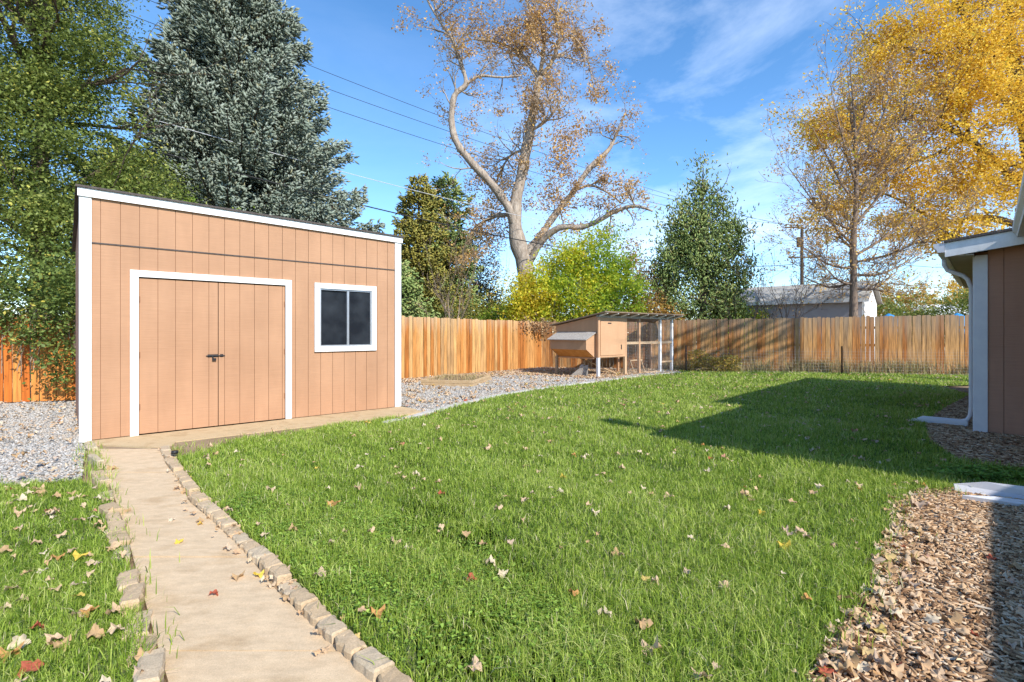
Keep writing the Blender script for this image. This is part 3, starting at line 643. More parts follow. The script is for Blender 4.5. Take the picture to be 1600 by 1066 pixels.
# dried vine on the wire fence
n = 2600; q = RNG.uniform(0, 1, (n, 3)); X = 6.2 + q[:, 0] * 1.6; hz = .75 * (1 - .35 * q[:, 0]) + .1 * np.sin(X * 6)
P3 = np.stack([X, 17.72 - (X - 6.1) * .207 + RNG.normal(0, .16, n), q[:, 1] * hz], 1)
root = empty('vine_heap', (6.9, 17.6, 0)); tag(root, 'tangled grey green vine heaped over the low wire fence', 'vine')
P3 -= np.array([6.9, 17.6, 0]); leaves('foliage', P3, .07, M['leaf_rust'], root, rnd=RNG.uniform(.5, 1, n))
mb = MB()
for i in range(60):
    p = Vector(P3[i]); mb.tube([Vector((p.x * 1, p.y, 0)), p * .9 + Vector((random.uniform(-.15, .15), 0, .1)), p + Vector((random.uniform(-.3, .3), 0, random.uniform(0, .1)))], .004, 3)
mb.build('stems', M['bark_tan'], root)

# ------------------------------------------------------------------ raised bed
rb = empty('raised_bed', (-2.38, 13.1, 0), math.atan2(-.3, 1.38)); tag(rb, 'low timber raised garden bed on the gravel by the fence', 'garden bed')
mb = MB()
for z0, z1 in ((.0, .082), (.087, .165)):
    mb.box(0, 1.42, 0, .045, z0, z1); mb.box(0, 1.42, 1.75, 1.795, z0, z1); mb.box(0, .045, .046, 1.749, z0, z1); mb.box(1.375, 1.42, .046, 1.749, z0, z1)
mb.build('frame', M['timber'], rb, bevel=.005)
mb = MB(); mb.box(.046, 1.374, .046, 1.749, .0, .13); mb.build('soil', M['soil'], rb)
n = 500; P = np.stack([RNG.uniform(.08, 1.33, n), RNG.uniform(.08, 1.7, n)], 1); V, f = blades('x', P, .10, .012, None, .8); V[:, :, 2] += .13
o = batch('dead_plants', V, f, RNG.uniform(0, 1, n), M['dry'], rb); o['kind'] = 'stuff'

# ------------------------------------------------------------------ chicken coop
co = empty('chicken_coop', (2.62, 15.34, 0), AS); tag(co, 'tan raised chicken coop with slanted nest box and wire run', 'chicken coop')
def rz(y): return 1.93 - .165 * y
mb = MB(); mb.box(.0, 1.38, .0, .02, .62, 1.86); mb.build('front_panel', M['siding_coop'], co)
mb = MB(); mb.box(.10, 1.24, -.02, -.001, .68, 1.74); dr = mb.build('coop_door', M['siding_coop'], co)
mb = MB(); mb.box(.45, .62, -.03, -.0205, 1.66, 1.69); mb.box(1.12, 1.16, -.03, -.0205, .85, 1.0); mb.build('latch', M['black'], dr)
mb = MB(); mb.prism([(0, .62), (0, 1.9)][::-1] + [], 0, 0) if False else None
for nm_, xx in (('side_panel', 0.0), ('side_panel', 1.36)):
    mb = MB(); mb.hexa([(xx, .021, .62), (xx + .02, .021, .62), (xx + .02, 1.75, .62), (xx, 1.75, .62), (xx, .021, rz(0) - .03), (xx + .02, .021, rz(0) - .03), (xx + .02, 1.75, rz(1.75) - .03), (xx, 1.75, rz(1.75) - .03)])
    mb.build('side_panel', M['siding_coop'], co)
mb = MB(); mb.box(0.021, 1.359, 1.73, 1.75, .62, rz(1.75) - .04); mb.box(.021, 1.359, .021, 1.729, .6, .62); mb.build('coop_floor', M['wood_raw'], co)
for (px, py, mt, zz) in ((-.05, -.05, 'white_paint', .62), (1.31, -.04, 'wood_raw', .62), (-.04, 1.68, 'wood_raw', .62), (1.31, 1.68, 'wood_raw', .62)):
    mb = MB(); mb.box(px, px + .08, py, py + .08, 0, zz); mb.build('leg', M[mt], co)
mb = MB(); mb.box(-.05, .035, -.05, -.001, .621, 1.86); mb.build('corner_post', M['siding_coop'], co)
# run
for (px, mt) in ((1.385, 'siding_coop'), (2.15, 'siding_coop'), (3.42, 'white_paint'), (4.18, 'white_paint')):
    mb = MB(); mb.box(px, px + .08, 0, .08, .0 if px > 1.4 else .0, 1.84); mb.build('post', M[mt], co)
for px in (2.15, 4.18):
    mb = MB(); mb.box(px, px + .07, .85, .92, 0, rz(.9) - .06); mb.build('post', M['siding_coop'], co)
mb = MB()
for x0, x1 in ((1.466, 2.149), (2.231, 3.419), (3.501, 4.179)):
    mb = MB(); mb.box(x0, x1, .01, .06, 1.0, 1.08); mb.build('run_rail', M['wood_raw'], co)
mb = MB(); mb.box(3.501, 4.179, .01, .06, .33, .38); mb.build('run_rail', M['wood_raw'], co)
mb = MB(); mb.box(2.231, 3.419, .01, .05, .0, .06); mb.build('run_rail', M['wood_raw'], co)
mb = MB(); mb.box(-.05, 4.3, -.02, .03, 1.845, 1.915); mb.build('beam', M['wood_grey'], co)
mb = MB()
for x in np.arange(1.47, 4.18, .05): mb.bar((x, .005, .02), (x, .005, 1.84), .0022, .0022)
for z in np.arange(.05, 1.84, .05): mb.bar((1.47, .003, z), (4.18, .003, z), .0022, .0022)
for y in np.arange(.1, .9, .05): mb.bar((4.22, y, .02), (4.22, y, 1.75), .0022, .0022)
for z in np.arange(.05, 1.75, .05): mb.bar((4.222, .08, z), (4.222, .88, z), .0022, .0022)
mb.build('wire_mesh', M['mesh_wire'], co)
def roofq(x0, x1, y0, y1, t0, t1, mb): mb.hexa([(x0, y0, rz(y0) + t0), (x1, y0, rz(y0) + t0), (x1, y1, rz(y1) + t0), (x0, y1, rz(y1) + t0), (x0, y0, rz(y0) + t1), (x1, y0, rz(y0) + t1), (x1, y1, rz(y1) + t1), (x0, y1, rz(y1) + t1)])
mb = MB(); roofq(-.12, 1.6, -.36, 1.95, .0, .035, mb); roofq(1.601, 4.42, -.36, .98, .0, .035, mb); mb.build('coop_roof', M['timber_dark'], co)
for i in range(9):
    mb = MB(); xx = .02 + i * .535; y0 = -.33
    mb.hexa([(xx, y0, rz(y0) - .03), (xx + .045, y0, rz(y0) - .03), (xx + .045, -.03, 1.87), (xx, -.03, 1.87), (xx, y0, rz(y0) - .004), (xx + .045, y0, rz(y0) - .004), (xx + .045, -.03, rz(0) - .01), (xx, -.03, rz(0) - .01)])
    mb.build('rafter_end', M['white_paint'], co)
# nest box on the left side
nb = empty('nest_box', (0, 0, 0)); nb.parent = co
for y0 in (.12, 1.60):
    mb = MB(); mb.prism([(-.001, .6), (-.001, 1.37), (-.42, 1.17), (-.42, .88)], y0, y0 + .02); mb.build('nest_side', M['siding_coop'], nb)
mb = MB(); mb.box(-.42, -.40, .141, 1.599, .86, 1.165); mb.build('nest_front', M['siding_coop'], nb)
mb = MB(); mb.hexa([(-.395, .141, .87), (-.385, .141, .88), (-.385, 1.599, .88), (-.395, 1.599, .87), (-.02, .141, .62), (-.002, .141, .63), (-.002, 1.599, .63), (-.02, 1.599, .62)]); mb.build('nest_bottom', M['wood_orange'], nb)
mb = MB(); mb.box(-.045, -.003, .141, 1.599, .57, .615); mb.build('nest_rail', M['siding_coop'], nb)
mb = MB(); mb.hexa([(-.50, .06, 1.15), (-.003, .06, 1.38), (-.003, 1.68, 1.38), (-.50, 1.68, 1.15), (-.50, .06, 1.175), (-.003, .06, 1.41), (-.003, 1.68, 1.41), (-.50, 1.68, 1.175)]); mb.build('nest_lid', M['wood_grey'], nb)
# ramp and perches
rp = empty('coop_ramp', (0, 0, 0)); rp.parent = co
mb = MB(); mb.bar((.25, 1.0, .58), (1.35, .35, .05), .16, .025)
for k in range(6): mb.bar((.35 + k * .17 - .04, .94 - k * .1 - .07, .55 - k * .082), (.35 + k * .17 + .04, .94 - k * .1 + .07, .55 - k * .082), .02, .02)
mb.build('plank', M['wood_raw'], rp)
pc = empty('perch_stand', (3.0, 15.72 + 1.9, 0), AS); pc.location = shed_pt(0, 0) and Vector((2.62, 15.34, 0)) + US * 2.6 + NS * .45
tag(pc, 'small wooden A frame perch standing inside the wire run', 'perch')
for s_ in (-.32, .32):
    mb = MB(); mb.bar((s_, -.16, 0), (s_, 0, .42), .03, .03); mb.bar((s_, .16, 0), (s_, .005, .4), .03, .03); mb.build('leg', M['wood_raw'], pc)
mb = MB(); mb.bar((-.38, 0, .43), (.38, 0, .43), .035, .035); mb.build('perch_bar', M['wood_raw'], pc)
fd = MB(); fd.tube([(0, 0, 0), (0, 0, .05), (0, 0, .3), (0, 0, .36)], [.16, .17, .11, .03], 16); o = fd.build('feeder', M['stucco_white'], smooth=True); p = Vector((2.62, 15.34, 0)) + US * .35 + NS * .9; o.location = p
tag(o, 'pale round poultry feeder on the ground under the coop', 'feeder')
mb = MB(); mb.hexa([(-.3, -.02, 0), (.28, -.02, 0), (.28, .02, 0), (-.3, .02, 0), (.12, -.02, .36), (.30, -.02, .38), (.30, .02, .38), (.12, .02, .36)]); o = mb.build('ramp_board', M['wood_grey']); o.rotation_euler = (0.25, 0, AS - .9); o.location = Vector((2.62, 15.34, 0)) + US * -.02 + NS * .75
tag(o, 'grey wedge board leaning in the shade under the coop', 'board')

# ------------------------------------------------------------------ house at the right (local x along the house, local y = -v)
ho = empty('house', (0, 0, 0), AH); tag(ho, 'brown sided house corner with white trim and gutters at the right', 'house')
mb = MB()
mb.box(9.52, 16.0, -4.0, .16, .03, 2.5); mb.build('wall', M['groove'], ho)
mb = MB(); y = .03
cuts = [.03, -.13, -.43]
while cuts[-1] > -4: cuts.append(cuts[-1] - .305)
for c0, c1 in zip(cuts[:-1], cuts[1:]): mb.box(9.505, 9.5195, c1 + .003, c0 - .003, .03, 2.75)
mb.build('siding', M['siding_house'], ho)
mb = MB(); mb.box(9.485, 9.504, .028, .172, .02, 2.46); mb.box(9.505, 9.63, .161, .18, .02, 2.46); mb.build('corner_trim', M['trim_grey'], ho, bevel=.003)
mb = MB(); mb.box(6.0, 9.50, -4.0, -.85, .03, 2.9); mb.box(-8, 16, -9.5, -4.01, .03, 2.9); mb.build('wall', M['siding_house'], ho)
pit = .12
# far wing roof
def zr2(v): return 2.63 + pit * v      # v measured from eave
mb = MB(); mb.hexa([(9.18, .47, 2.635), (16.3, .47, 2.635), (16.3, -4, 2.635 + 4.47 * pit), (9.18, -4, 2.635 + 4.47 * pit), (9.18, .47, 2.67), (16.3, .47, 2.67), (16.3, -4, 2.67 + 4.47 * pit), (9.18, -4, 2.67 + 4.47 * pit)])
mb.build('roof', M['roof_dark'], ho)
mb = MB(); mb.hexa([(9.21, .46, 2.44), (9.235, .46, 2.44), (9.235, -4, 2.44 + 4.46 * pit), (9.21, -4, 2.44 + 4.46 * pit), (9.21, .46, 2.632), (9.235, .46, 2.632), (9.235, -4, 2.632 + 4.46 * pit), (9.21, -4, 2.632 + 4.46 * pit)])
mb.hexa([(9.236, .435, 2.44), (16.3, .435, 2.44), (16.3, .46, 2.44), (9.236, .46, 2.44), (9.236, .435, 2.63), (16.3, .435, 2.63), (16.3, .46, 2.63), (9.236, .46, 2.63)])
mb.build('fascia', M['white_paint'], ho)
mb = MB(); mb.box(9.237, 16.2, .165, .434, 2.445, 2.46)
mb.hexa([(9.237, .16, 2.5), (9.515, .16, 2.5), (9.515, -4, 2.5 + 4.16 * pit), (9.237, -4, 2.5 + 4.16 * pit), (9.237, .16, 2.515), (9.515, .16, 2.515), (9.515, -4, 2.515 + 4.16 * pit), (9.237, -4, 2.515 + 4.16 * pit)])
mb.build('soffit', M['stucco_tan'], ho)
def gutter(name, x0, x1, y0, sgn, z0, parent):
    """K-style trough along local x, back at y0, opening upward"""
    prof = [(0, .125), (0, 0), (.075, 0), (.082, .035), (.118, .075), (.122, .125), (.112, .125), (.108, .08), (.07, .042), (.066, .01), (.008, .01), (.008, .125)]
    m_ = MB(); n_ = len(prof)
    va = [(x0, y0 + sgn * p[0], z0 + p[1]) for p in prof]; vb = [(x1, y0 + sgn * p[0], z0 + p[1]) for p in prof]
    fs = [(i, (i + 1) % n_, (i + 1) % n_ + n_, i + n_) for i in range(n_)]
    m_.add(va + vb, fs)
    # end cap
    for xx in (x0, x1):
        cp = [(xx, y0 + sgn * p[0], z0 + p[1]) for p in prof[:6]]; m_.add(cp, [tuple(range(6))])
    return m_.build(name, M['trim_grey'], parent)
g1 = gutter('gutter', 9.19, 16.3, .462, 1, 2.505, ho)
mb = MB(); mb.tube([(10.05, .51, 2.50), (10.05, .51, 2.42), (10.05, .47, 2.33), (10.05, .30, 2.24), (10.05, .245, 2.18), (10.05, .205, 2.05), (10.05, .205, .30), (10.05, .215, .17), (10.05, .25, .10), (10.05, .31, .075)], .031, 10)
mb.build('downspout', M['trim_grey'], ho, smooth=True)
# near wing: hip roof with its gutter, overhead at the right edge of the picture
mb = MB()
A_ = [(5.4, -.32), (9.17, -.32), (9.17, -4.2), (5.4, -4.2)]
zz = 2.75
mb.add([(5.4, -.32, zz), (9.17, -.32, zz), (9.17, -4.2, zz + .72), (7.4, -4.2, zz + .72), (5.4, -4.2, zz), (5.4, -.32, zz + .04), (9.17, -.32, zz + .04), (9.17, -4.2, zz + .76), (7.4, -4.2, zz + .76), (5.4, -4.2, zz + .04)],
       [(0, 3, 2, 1), (0, 4, 3), (5, 6, 7, 8), (5, 8, 9), (0, 1, 6, 5), (1, 2, 7, 6), (4, 0, 5, 9), (3, 4, 9, 8), (2, 3, 8, 7)])
mb.build('roof', M['roof_dark'], ho)
mb = MB(); mb.box(5.42, 9.17, -.35, -.325, 2.58, 2.749); mb.box(5.42, 5.445, -4.2, -.351, 2.58, 2.749); mb.build('fascia', M['trim_grey'], ho)
mb = MB(); mb.box(5.446, 9.17, -.85, -.351, 2.60, 2.615); mb.box(5.446, 6.0, -4.2, -.851, 2.60, 2.615); mb.build('soffit', M['stucco_tan'], ho)
gutter('gutter', 5.4, 9.15, -.322, 1, 2.615, ho)
# main body roof out of frame to the right
mb = MB(); mb.add([(-8, -3.5, 2.65), (5.38, -3.5, 2.65), (5.38, -6, 3.25), (-8, -6, 3.25), (5.38, -9.9, 2.65), (-8, -9.9, 2.65), (16, -6, 3.25), (16, -9.9, 2.65), (16, -4.2, 2.95), (5.38, -4.2, 2.85)], [(0, 1, 2, 3), (3, 2, 4, 5), (2, 6, 7, 4), (9, 8, 6, 2)])
o = mb.build('roof', M['roof_dark'], ho); s_ = o.modifiers.new('thick', 'SOLIDIFY'); s_.thickness = .06
mb = MB(); mb.tube([(5.8, -.5, 2.74), (5.8, -.5, 3.52)], .12, 14); mb.tube([(5.8, -.5, 3.5), (5.8, -.5, 3.55), (5.8, -.5, 3.68), (5.8, -.5, 3.75)], [.14, .19, .19, .06], 14)
mb.build('roof_vent', M['alu'], ho)
# splash block below the far downspout
def trough(name, L_, w, h, label, cat, mat):
    m_ = MB(); t = .012
    m_.box(0, L_, -w / 2, w / 2, 0, .02)
    for s_ in (-1, 1):
        y0, y1 = sorted((s_ * w / 2, s_ * (w / 2 - t)))
        m_.hexa([(0, y0, .0205), (L_ * .94, y0, .0205), (L_ * .94, y1, .0205), (0, y1, .0205), (0, y0, h), (L_ * .8, y0, h), (L_ * .8, y1, h), (0, y1, h)])
    o = m_.build(name, mat, bevel=.004); tag(o, label, cat); return o
o = trough('splash_block', .66, .22, .07, 'pale plastic splash block under the downspout at the house corner', 'splash block', M['trim_grey'])
px, py = house_pt(10.05, -.24); o.location = (px, py, .02); o.rotation_euler = (0, 0, math.atan2(.688, -.725))
# metal downspout extension lying between lawn and mulch
e0 = Vector((*gp(1497, 778), .0)); e1 = Vector((*gp(1640, 796), .0))
dd = (e1 - e0); Lx = dd.length + .5
mb = MB(); w = .2
mb.add([(0, .13, 0), (0, -.13, 0), (Lx, -.10, 0), (Lx, .10, 0), (0, .145, .07), (0, -.145, .05), (.2, -.125, .065), (Lx, -.11, .065), (.2, .13, .12), (Lx, .11, .12)],
       [(0, 3, 2, 1), (1, 2, 7, 6, 5), (0, 4, 8, 9, 3), (2, 3, 9, 7)])
o = mb.build('downspout_extension', M['trim_grey']); s_ = o.modifiers.new('thick', 'SOLIDIFY'); s_.thickness = .009
o.location = (e0.x, e0.y, .012); o.rotation_euler = (0, 0, math.atan2(dd.y, dd.x)); tag(o, 'white metal downspout extension lying flat at the edge of the mulch', 'downspout extension')

# ------------------------------------------------------------------ neighbour garage, pole, wires
ga = empty('neighbour_garage', (15.0 - .75 * 6.5, 21.2 + .66 * 6.5, 0), math.atan2(-.66, .75)); tag(ga, 'pale grey garage with grey shingle roof beyond the back fence', 'garage')
GL = 6.5; GW = 5.2   # local x along the eave, local y away
mb = MB(); mb.box(.3, GL - .3, .35, GW - .35, 0, 2.78); mb.build('wall', M['stucco'], ga)
mb = MB(); mb.add([(GL - .29, .35, 0), (GL - .29, GW - .35, 0), (GL - .29, GW - .35, 2.78), (GL - .29, GW / 2, 3.6), (GL - .29, .35, 2.78), (GL - .2, .35, 0), (GL - .2, GW - .35, 0), (GL - .2, GW - .35, 2.78), (GL - .2, GW / 2, 3.6), (GL - .2, .35, 2.78)],
                  [(0, 4, 3, 2, 1), (5, 6, 7, 8, 9), (0, 1, 6, 5), (1, 2, 7, 6), (2, 3, 8, 7), (3, 4, 9, 8), (4, 0, 5, 9)]); mb.build('gable_wall', M['stucco_white'], ga)
mb = MB()
for (y0, z0, y1, z1) in ((0, 2.78, GW / 2, 3.7), (GW / 2, 3.7, GW, 2.78)):
    mb.hexa([(0, y0, z0), (GL, y0, z0), (GL, y1, z1), (0, y1, z1), (0, y0, z0 + .06), (GL, y0, z0 + .06), (GL, y1, z1 + .06), (0, y1, z1 + .06)])
mb.build('roof', M['shingle'], ga)
mb = MB(); mb.box(0, GL, -.03, -.002, 2.68, 2.86); mb.build('fascia', M['stucco_white'], ga)
# pale roof of a far house, low at the right
fh = empty('far_house', (31, 38, 0), -.15); tag(fh, 'low pale roofed house far behind the back fence near the corner', 'house')
mb = MB(); mb.box(.3, 7.7, .3, 5.7, 0, 2.5); mb.build('wall', M['stucco_tan'], fh)
mb = MB(); mb.add([(0, 0, 2.5), (8, 0, 2.5), (8, 6, 2.5), (0, 6, 2.5), (2, 3, 3.6), (6, 3, 3.6)], [(0, 1, 5, 4), (1, 2, 5), (2, 3, 4, 5), (3, 0, 4), (0, 3, 2, 1)]); mb.build('roof', M['stucco_white'], fh)
# small blue tarp bundles just behind the fence
for (px, label) in ((1400, 'blue tarp bundle showing above the middle of the back fence'), (1512, 'blue tarp bundle at the fence end beside the house')):
    t_ = (px - 800) / F; s = (t_ * 19.9 - 1.2) / (.9726 + .2325 * t_); bx, by = 1.2 + .9726 * s + .3, 19.9 - .2325 * s + .7
    mb = MB(); 
    pts = [(-.5, 0, 0), (-.35, 0, .4), (-.2, 0, 1.97), (.0, 0, 2.07), (.2, 0, 2.02), (.35, 0, .4), (.5, 0, 0)]
    mb.tube([(0, 0, 0), (0, 0, 1.2), (.02, 0, 1.85), (-.03, 0, 1.97), (0, 0, 2.04)], [.34, .3, .24, .16, .04], 9); o = mb.build('tarp_bundle', M['tarp'], smooth=True); o.location = (bx, by, 0); tag(o, label, 'tarp')

def pole(name, x, y, h, label, tr=True):
    root = empty(name, (x, y, 0)); tag(root, label, 'utility pole'); mb = MB(); mb.tube([(0, 0, 0), (0, 0, h)], [.17, .12], 10); mb.build('mast', M['pole'], root)
    for z, l_, o_ in ((h - .25, 1.6, -.8), (h - 2.9, 2.6, .0)):
        mb = MB(); mb.bar((o_ - l_ / 2, -.16, z), (o_ + l_ / 2, -.16, z), .1, .12); ca = mb.build('crossarm', M['pole'], root)
        for k in (-.45, 0.05, .45): mb = MB(); mb.tube([(o_ + k * l_, -.16, z + .06), (o_ + k * l_, -.16, z + .2)], [.045, .03], 8); mb.build('insulator', M['stucco_white'], ca)
    if tr: mb = MB(); mb.tube([(-.32, -.1, h - 2.0), (-.32, -.1, h - 1.95), (-.32, -.1, h - 1.15), (-.32, -.1, h - 1.1)], [.15, .2, .2, .12], 12); mb.build('transformer', M['pole'], root)
    return root
PY = 45.0; PX = (1253 - 800) / F * PY
pole('utility_pole', PX, PY, 10.95, 'dark wooden utility pole with crossarms and transformer behind the garage')
def wire(A, B_, sag, r, mat, label, thr=None):
    mb = MB(); pts = []
    for i in range(41):
        t = i / 40; p = A.lerp(B_, t); p.z -= sag * 4 * t * (1 - t); pts.append(p)
    mb.tube([p for p in pts], r, 5); o = mb.build('power_line', M[mat]); tag(o, label, 'power line')
# each wire passes through two sighted points on its plan line
def wire_through(p1, p2, base, end, sag, r, mat, label):
    bx, by = base; ex, ey, ez = end
    def on(px, py):
        k = (px - CX) / F; t = (k * by - bx) / ((ex - bx) - k * (ey - by)); Y = by + (ey - by) * t
        return t, H + (HY - py) / F * Y
    t1, z1 = on(*p1); t2, z2 = on(*p2)
    # parabola z = z0 + (ez-z0) t - 4 s t (1-t): solve z0, s
    a11, a12, b1 = (1 - t1), -4 * t1 * (1 - t1), z1 - ez * t1
    a21, a22, b2 = (1 - t2), -4 * t2 * (1 - t2), z2 - ez * t2
    det = a11 * a22 - a12 * a21; z0 = (b1 * a22 - a12 * b2) / det; s = (a11 * b2 - b1 * a21) / det
    print('wire', round(z0, 2), round(s, 2))
    wire(Vector((bx, by, z0)), Vector((ex, ey, ez)), s, r, mat, label)
wire_through((232, 0), (700, 186), (-19, 16), (PX - 1.4, PY - .16, 10.85), 0, .012, 'wire', 'uppermost thin black power line crossing the sky')
wire_through((210, 26), (700, 205), (-18.4, 15.4), (PX - .6, PY - .16, 10.85), 0, .012, 'wire', 'second thin black power line from the top')
wire_through((194, 54), (700, 229), (-17.8, 14.8), (PX, PY - .16, 10.85), 0, .012, 'wire', 'third thin black power line from the top')
wire_through((0, 117), (713, 314), (-16, 11.6), (PX - .8, PY - .16, 8.15), 0, .012, 'wire_pale', 'thin pale service cable sloping across the spruce')
wire_through((93, 194), (842, 381), (-16, 11.2), (PX + .6, PY - .16, 7.6), 0, .024, 'wire', 'thick black cable lowest of the lines over the shed')
# horizontal lines right of the pole
for z, l in ((8.2, 'upper thin line running right from the utility pole'), (6.4, 'lower thin line running right behind the yellow tree')):
    wire(Vector((PX + .5, PY, z)), Vector((62, 47, z - 1.2)), .6, .02, 'wire', l)

# ------------------------------------------------------------------ trees
def cr(pts, n=4):
    """Catmull-Rom through points with radii (x,y,z,r)"""
    P = [np.array(p, float) for p in pts]; out = []
    for i in range(len(P) - 1):
        p0 = P[max(i - 1, 0)]; p1 = P[i]; p2 = P[i + 1]; p3 = P[min(i + 2, len(P) - 1)]
        for k in range(n):
            t = k / n; out.append(.5 * ((2 * p1) + (-p0 + p2) * t + (2 * p0 - 5 * p1 + 4 * p2 - p3) * t * t + (-p0 + 3 * p1 - 3 * p2 + p3) * t ** 3))
    out.append(P[-1]); return out
def limb(mb, pts, n=10, rough=0.0):
    q = cr(pts)
    mb.tube([Vector(p[:3]) + Vector((random.uniform(-1, 1), random.uniform(-1, 1), random.uniform(-1, 1))) * rough * p[3] for p in q], [max(p[3], .004) * random.uniform(1 - .15, 1 + .15) for p in q], n)
    return q
def rvec(): return Vector((random.gauss(0, 1), random.gauss(0, 1), random.gauss(0, 1))).normalized()
def grow(mb, tips, p, d, L_, r, depth, spread=.6, up=.15, fork=3, minr=.006, wig=.25, ratio=.68):
    seg = 4 if depth > 1 else 3; pts = [p.copy()]; rs = [r]; q = p.copy(); dd = d.copy(); nodes = []
    for i in range(seg):
        dd = (dd + rvec() * wig + Vector((0, 0, up * .3))).normalized(); q = q + dd * (L_ / seg)
        pts.append(q.copy()); rs.append(max(minr * .7, r * (1 - .55 * (i + 1) / seg))); nodes.append((q.copy(), dd.copy(), rs[-1]))
    mb.tube(pts, rs, 5 if r > .03 else 3, cap=False)
    if depth <= 0:
        for n_ in nodes: tips.append(n_[0])
        return
    for k in range(fork):
        n_ = nodes[-1] if k == 0 else nodes[random.randint(0, seg - 1)]
        nd = (n_[1] + rvec() * spread + Vector((0, 0, up))).normalized()
        grow(mb, tips, n_[0], nd, L_ * ratio * random.uniform(.75, 1.15), max(minr, n_[2] * .75), depth - 1, spread, up, fork, minr, wig, ratio)
def gauss_leaves(tips, per, sig):
    T_ = np.array([tuple(t) for t in tips]); return np.repeat(T_, per, axis=0) + RNG.normal(0, sig, (len(T_) * per, 3))
def clumps(ells, n, per, cr_, flat_=.7, shell=.5):
    """leaf points in clumps placed through ellipsoids (cx,cy,cz,rx,ry,rz,weight)"""
    w = np.array([e[3] * e[4] * e[5] for e in ells]) ** .8; w /= w.sum(); out = []; col = []
    for e, wi in zip(ells, w):
        m_ = int(n * wi); u = RNG.normal(0, 1, (m_, 3)); u /= np.linalg.norm(u, axis=1)[:, None]; rad = RNG.uniform(shell, 1.0, m_) ** .7
        c = u * rad[:, None] * np.array(e[3:6]) + np.array(e[:3])
        rr_ = cr_ * RNG.uniform(.5, 1.4, m_); cc = RNG.normal(0, .20, m_)
        k = RNG.poisson(per, m_)
        cid = np.repeat(np.arange(m_), k); q = RNG.normal(0, 1, (len(cid), 3)) * np.array([1, 1, flat_])
        out.append(c[cid] + q * (rr_[cid] * .5)[:, None]); col.append(cc[cid])
    return np.concatenate(out), np.concatenate(col)
def local(P, o): return np.asarray(P) - np.array(o)

# --- left ash tree
def tree_root(name, x, y, label, cat='tree', group=None): return tag(empty(name, (x, y, 0)), label, cat, group)
r_ = tree_root('ash_tree', -12.0, 12.8, 'tall leafy green tree at the far left behind the fence')
mb = MB(); base = Vector((0, 0, 0)); tips = []
limb(mb, [(0, 0, 0, .3), (.1, 0, 2.5, .26), (-.1, .1, 5, .2), (.2, 0, 8, .13), (.1, 0, 11, .05)])
for i in range(26):
    z = random.uniform(1.5, 9); a_ = random.uniform(0, 6.28); d = Vector((math.cos(a_), math.sin(a_), .55)).normalized()
    grow(mb, tips, Vector((0, 0, z)), d, 2.3, .075, 2, .6, .1, 3)
mb.build('trunk', M['bark_dark'], r_)
ells = [(-.6, 0, 9.3, 2.5, 2.4, 2.6), (-1.7, -.6, 6.0, 2.6, 2.2, 2.2), (1.0, -.2, 6.0, 2.0, 2.0, 1.7), (-.5, -.8, 3.6, 3.0, 2.0, 1.7), (1.7, -.6, 3.6, 1.9, 1.7, 1.3), (.9, -.3, 8.0, 1.5, 1.6, 1.2), (2.5, .3, 4.6, 1.5, 1.4, .9), (-2, 0, 11.5, 2.3, 2.2, 1.7), (.2, 0, 11.2, 1.5, 1.8, 1.5), (-4, 0, 6, 2.3, 2, 4)]
P, c = clumps(ells, 1500, 150, .60, .6, .45)
k = (P[:, 2] > .3)
leaves('crown', P[k], .085, M['leaf_green'], r_, rnd=np.clip(.45 + c[k] + RNG.normal(0, .18, k.sum()) + np.clip((4.5 - P[k, 2]) * .05, 0, .2), 0, 1))
# vine hanging over the fence
r_ = tree_root('climbing_vine', -8.9, 10.1, 'leafy green vine spilling over the red fence beside the shed', 'vine')
P, c = clumps([(-.6, -.25, 2.1, 1.5, .4, .65), (.3, -.4, 1.4, .62, .35, .95), (-.35, -.35, 1.45, .5, .25, .5), (.55, -.3, 2.4, .7, .4, .8), (-1.7, -.45, 1.9, 1.0, .3, .45), (-.9, -.3, 1.55, .3, .15, .4), (.25, -.3, .6, .35, .22, .35)], 170, 62, .34, .9, .2)
k = P[:, 2] > .05; leaves('foliage', P[k], .075, M['leaf_vine'], r_, rnd=np.clip(.5 + c[k] + RNG.normal(0, .2, k.sum()), 0, 1))
mb = MB()
for i in range(24):
    x0 = random.uniform(-1.4, .7); mb.tube([(x0 * .4, .2, .1), (x0 * .7, .1, 1.2), (x0, -.15, 1.9), (x0 + random.uniform(-.3, .3), -.35, random.uniform(.5, 1.6))], .008, 4)
mb.build('stems', M['bark_tan'], r_)
r_ = tree_root('lilac_bush', -9.0, 13.2, 'yellow green bush behind the shed below the spruce', 'bush')
P, c = clumps([(0, 0, 3.2, 1.8, 1.3, 1.7), (1.6, .3, 3.0, 1.4, 1.0, 1.6), (2.8, .8, 2.7, 1.1, .9, 1.4), (-1.3, -.3, 2.8, 1.2, 1, 1.6)], 170, 75, .5, .7, .3); k = P[:, 2] > 0
leaves('crown', P[k], .09, M['leaf_lime'], r_, rnd=np.clip(.16 + c[k] + RNG.normal(0, .16, k.sum()), 0, 1))
mb = MB(); tips = []
for i in range(7): grow(mb, tips, Vector((random.uniform(-.3, .3), 0, 0)), Vector((random.uniform(-.5, .8), 0, 1)).normalized(), 2.0, .04, 2, .4, .2, 2)
mb.build('trunk', M['bark_dark'], r_)

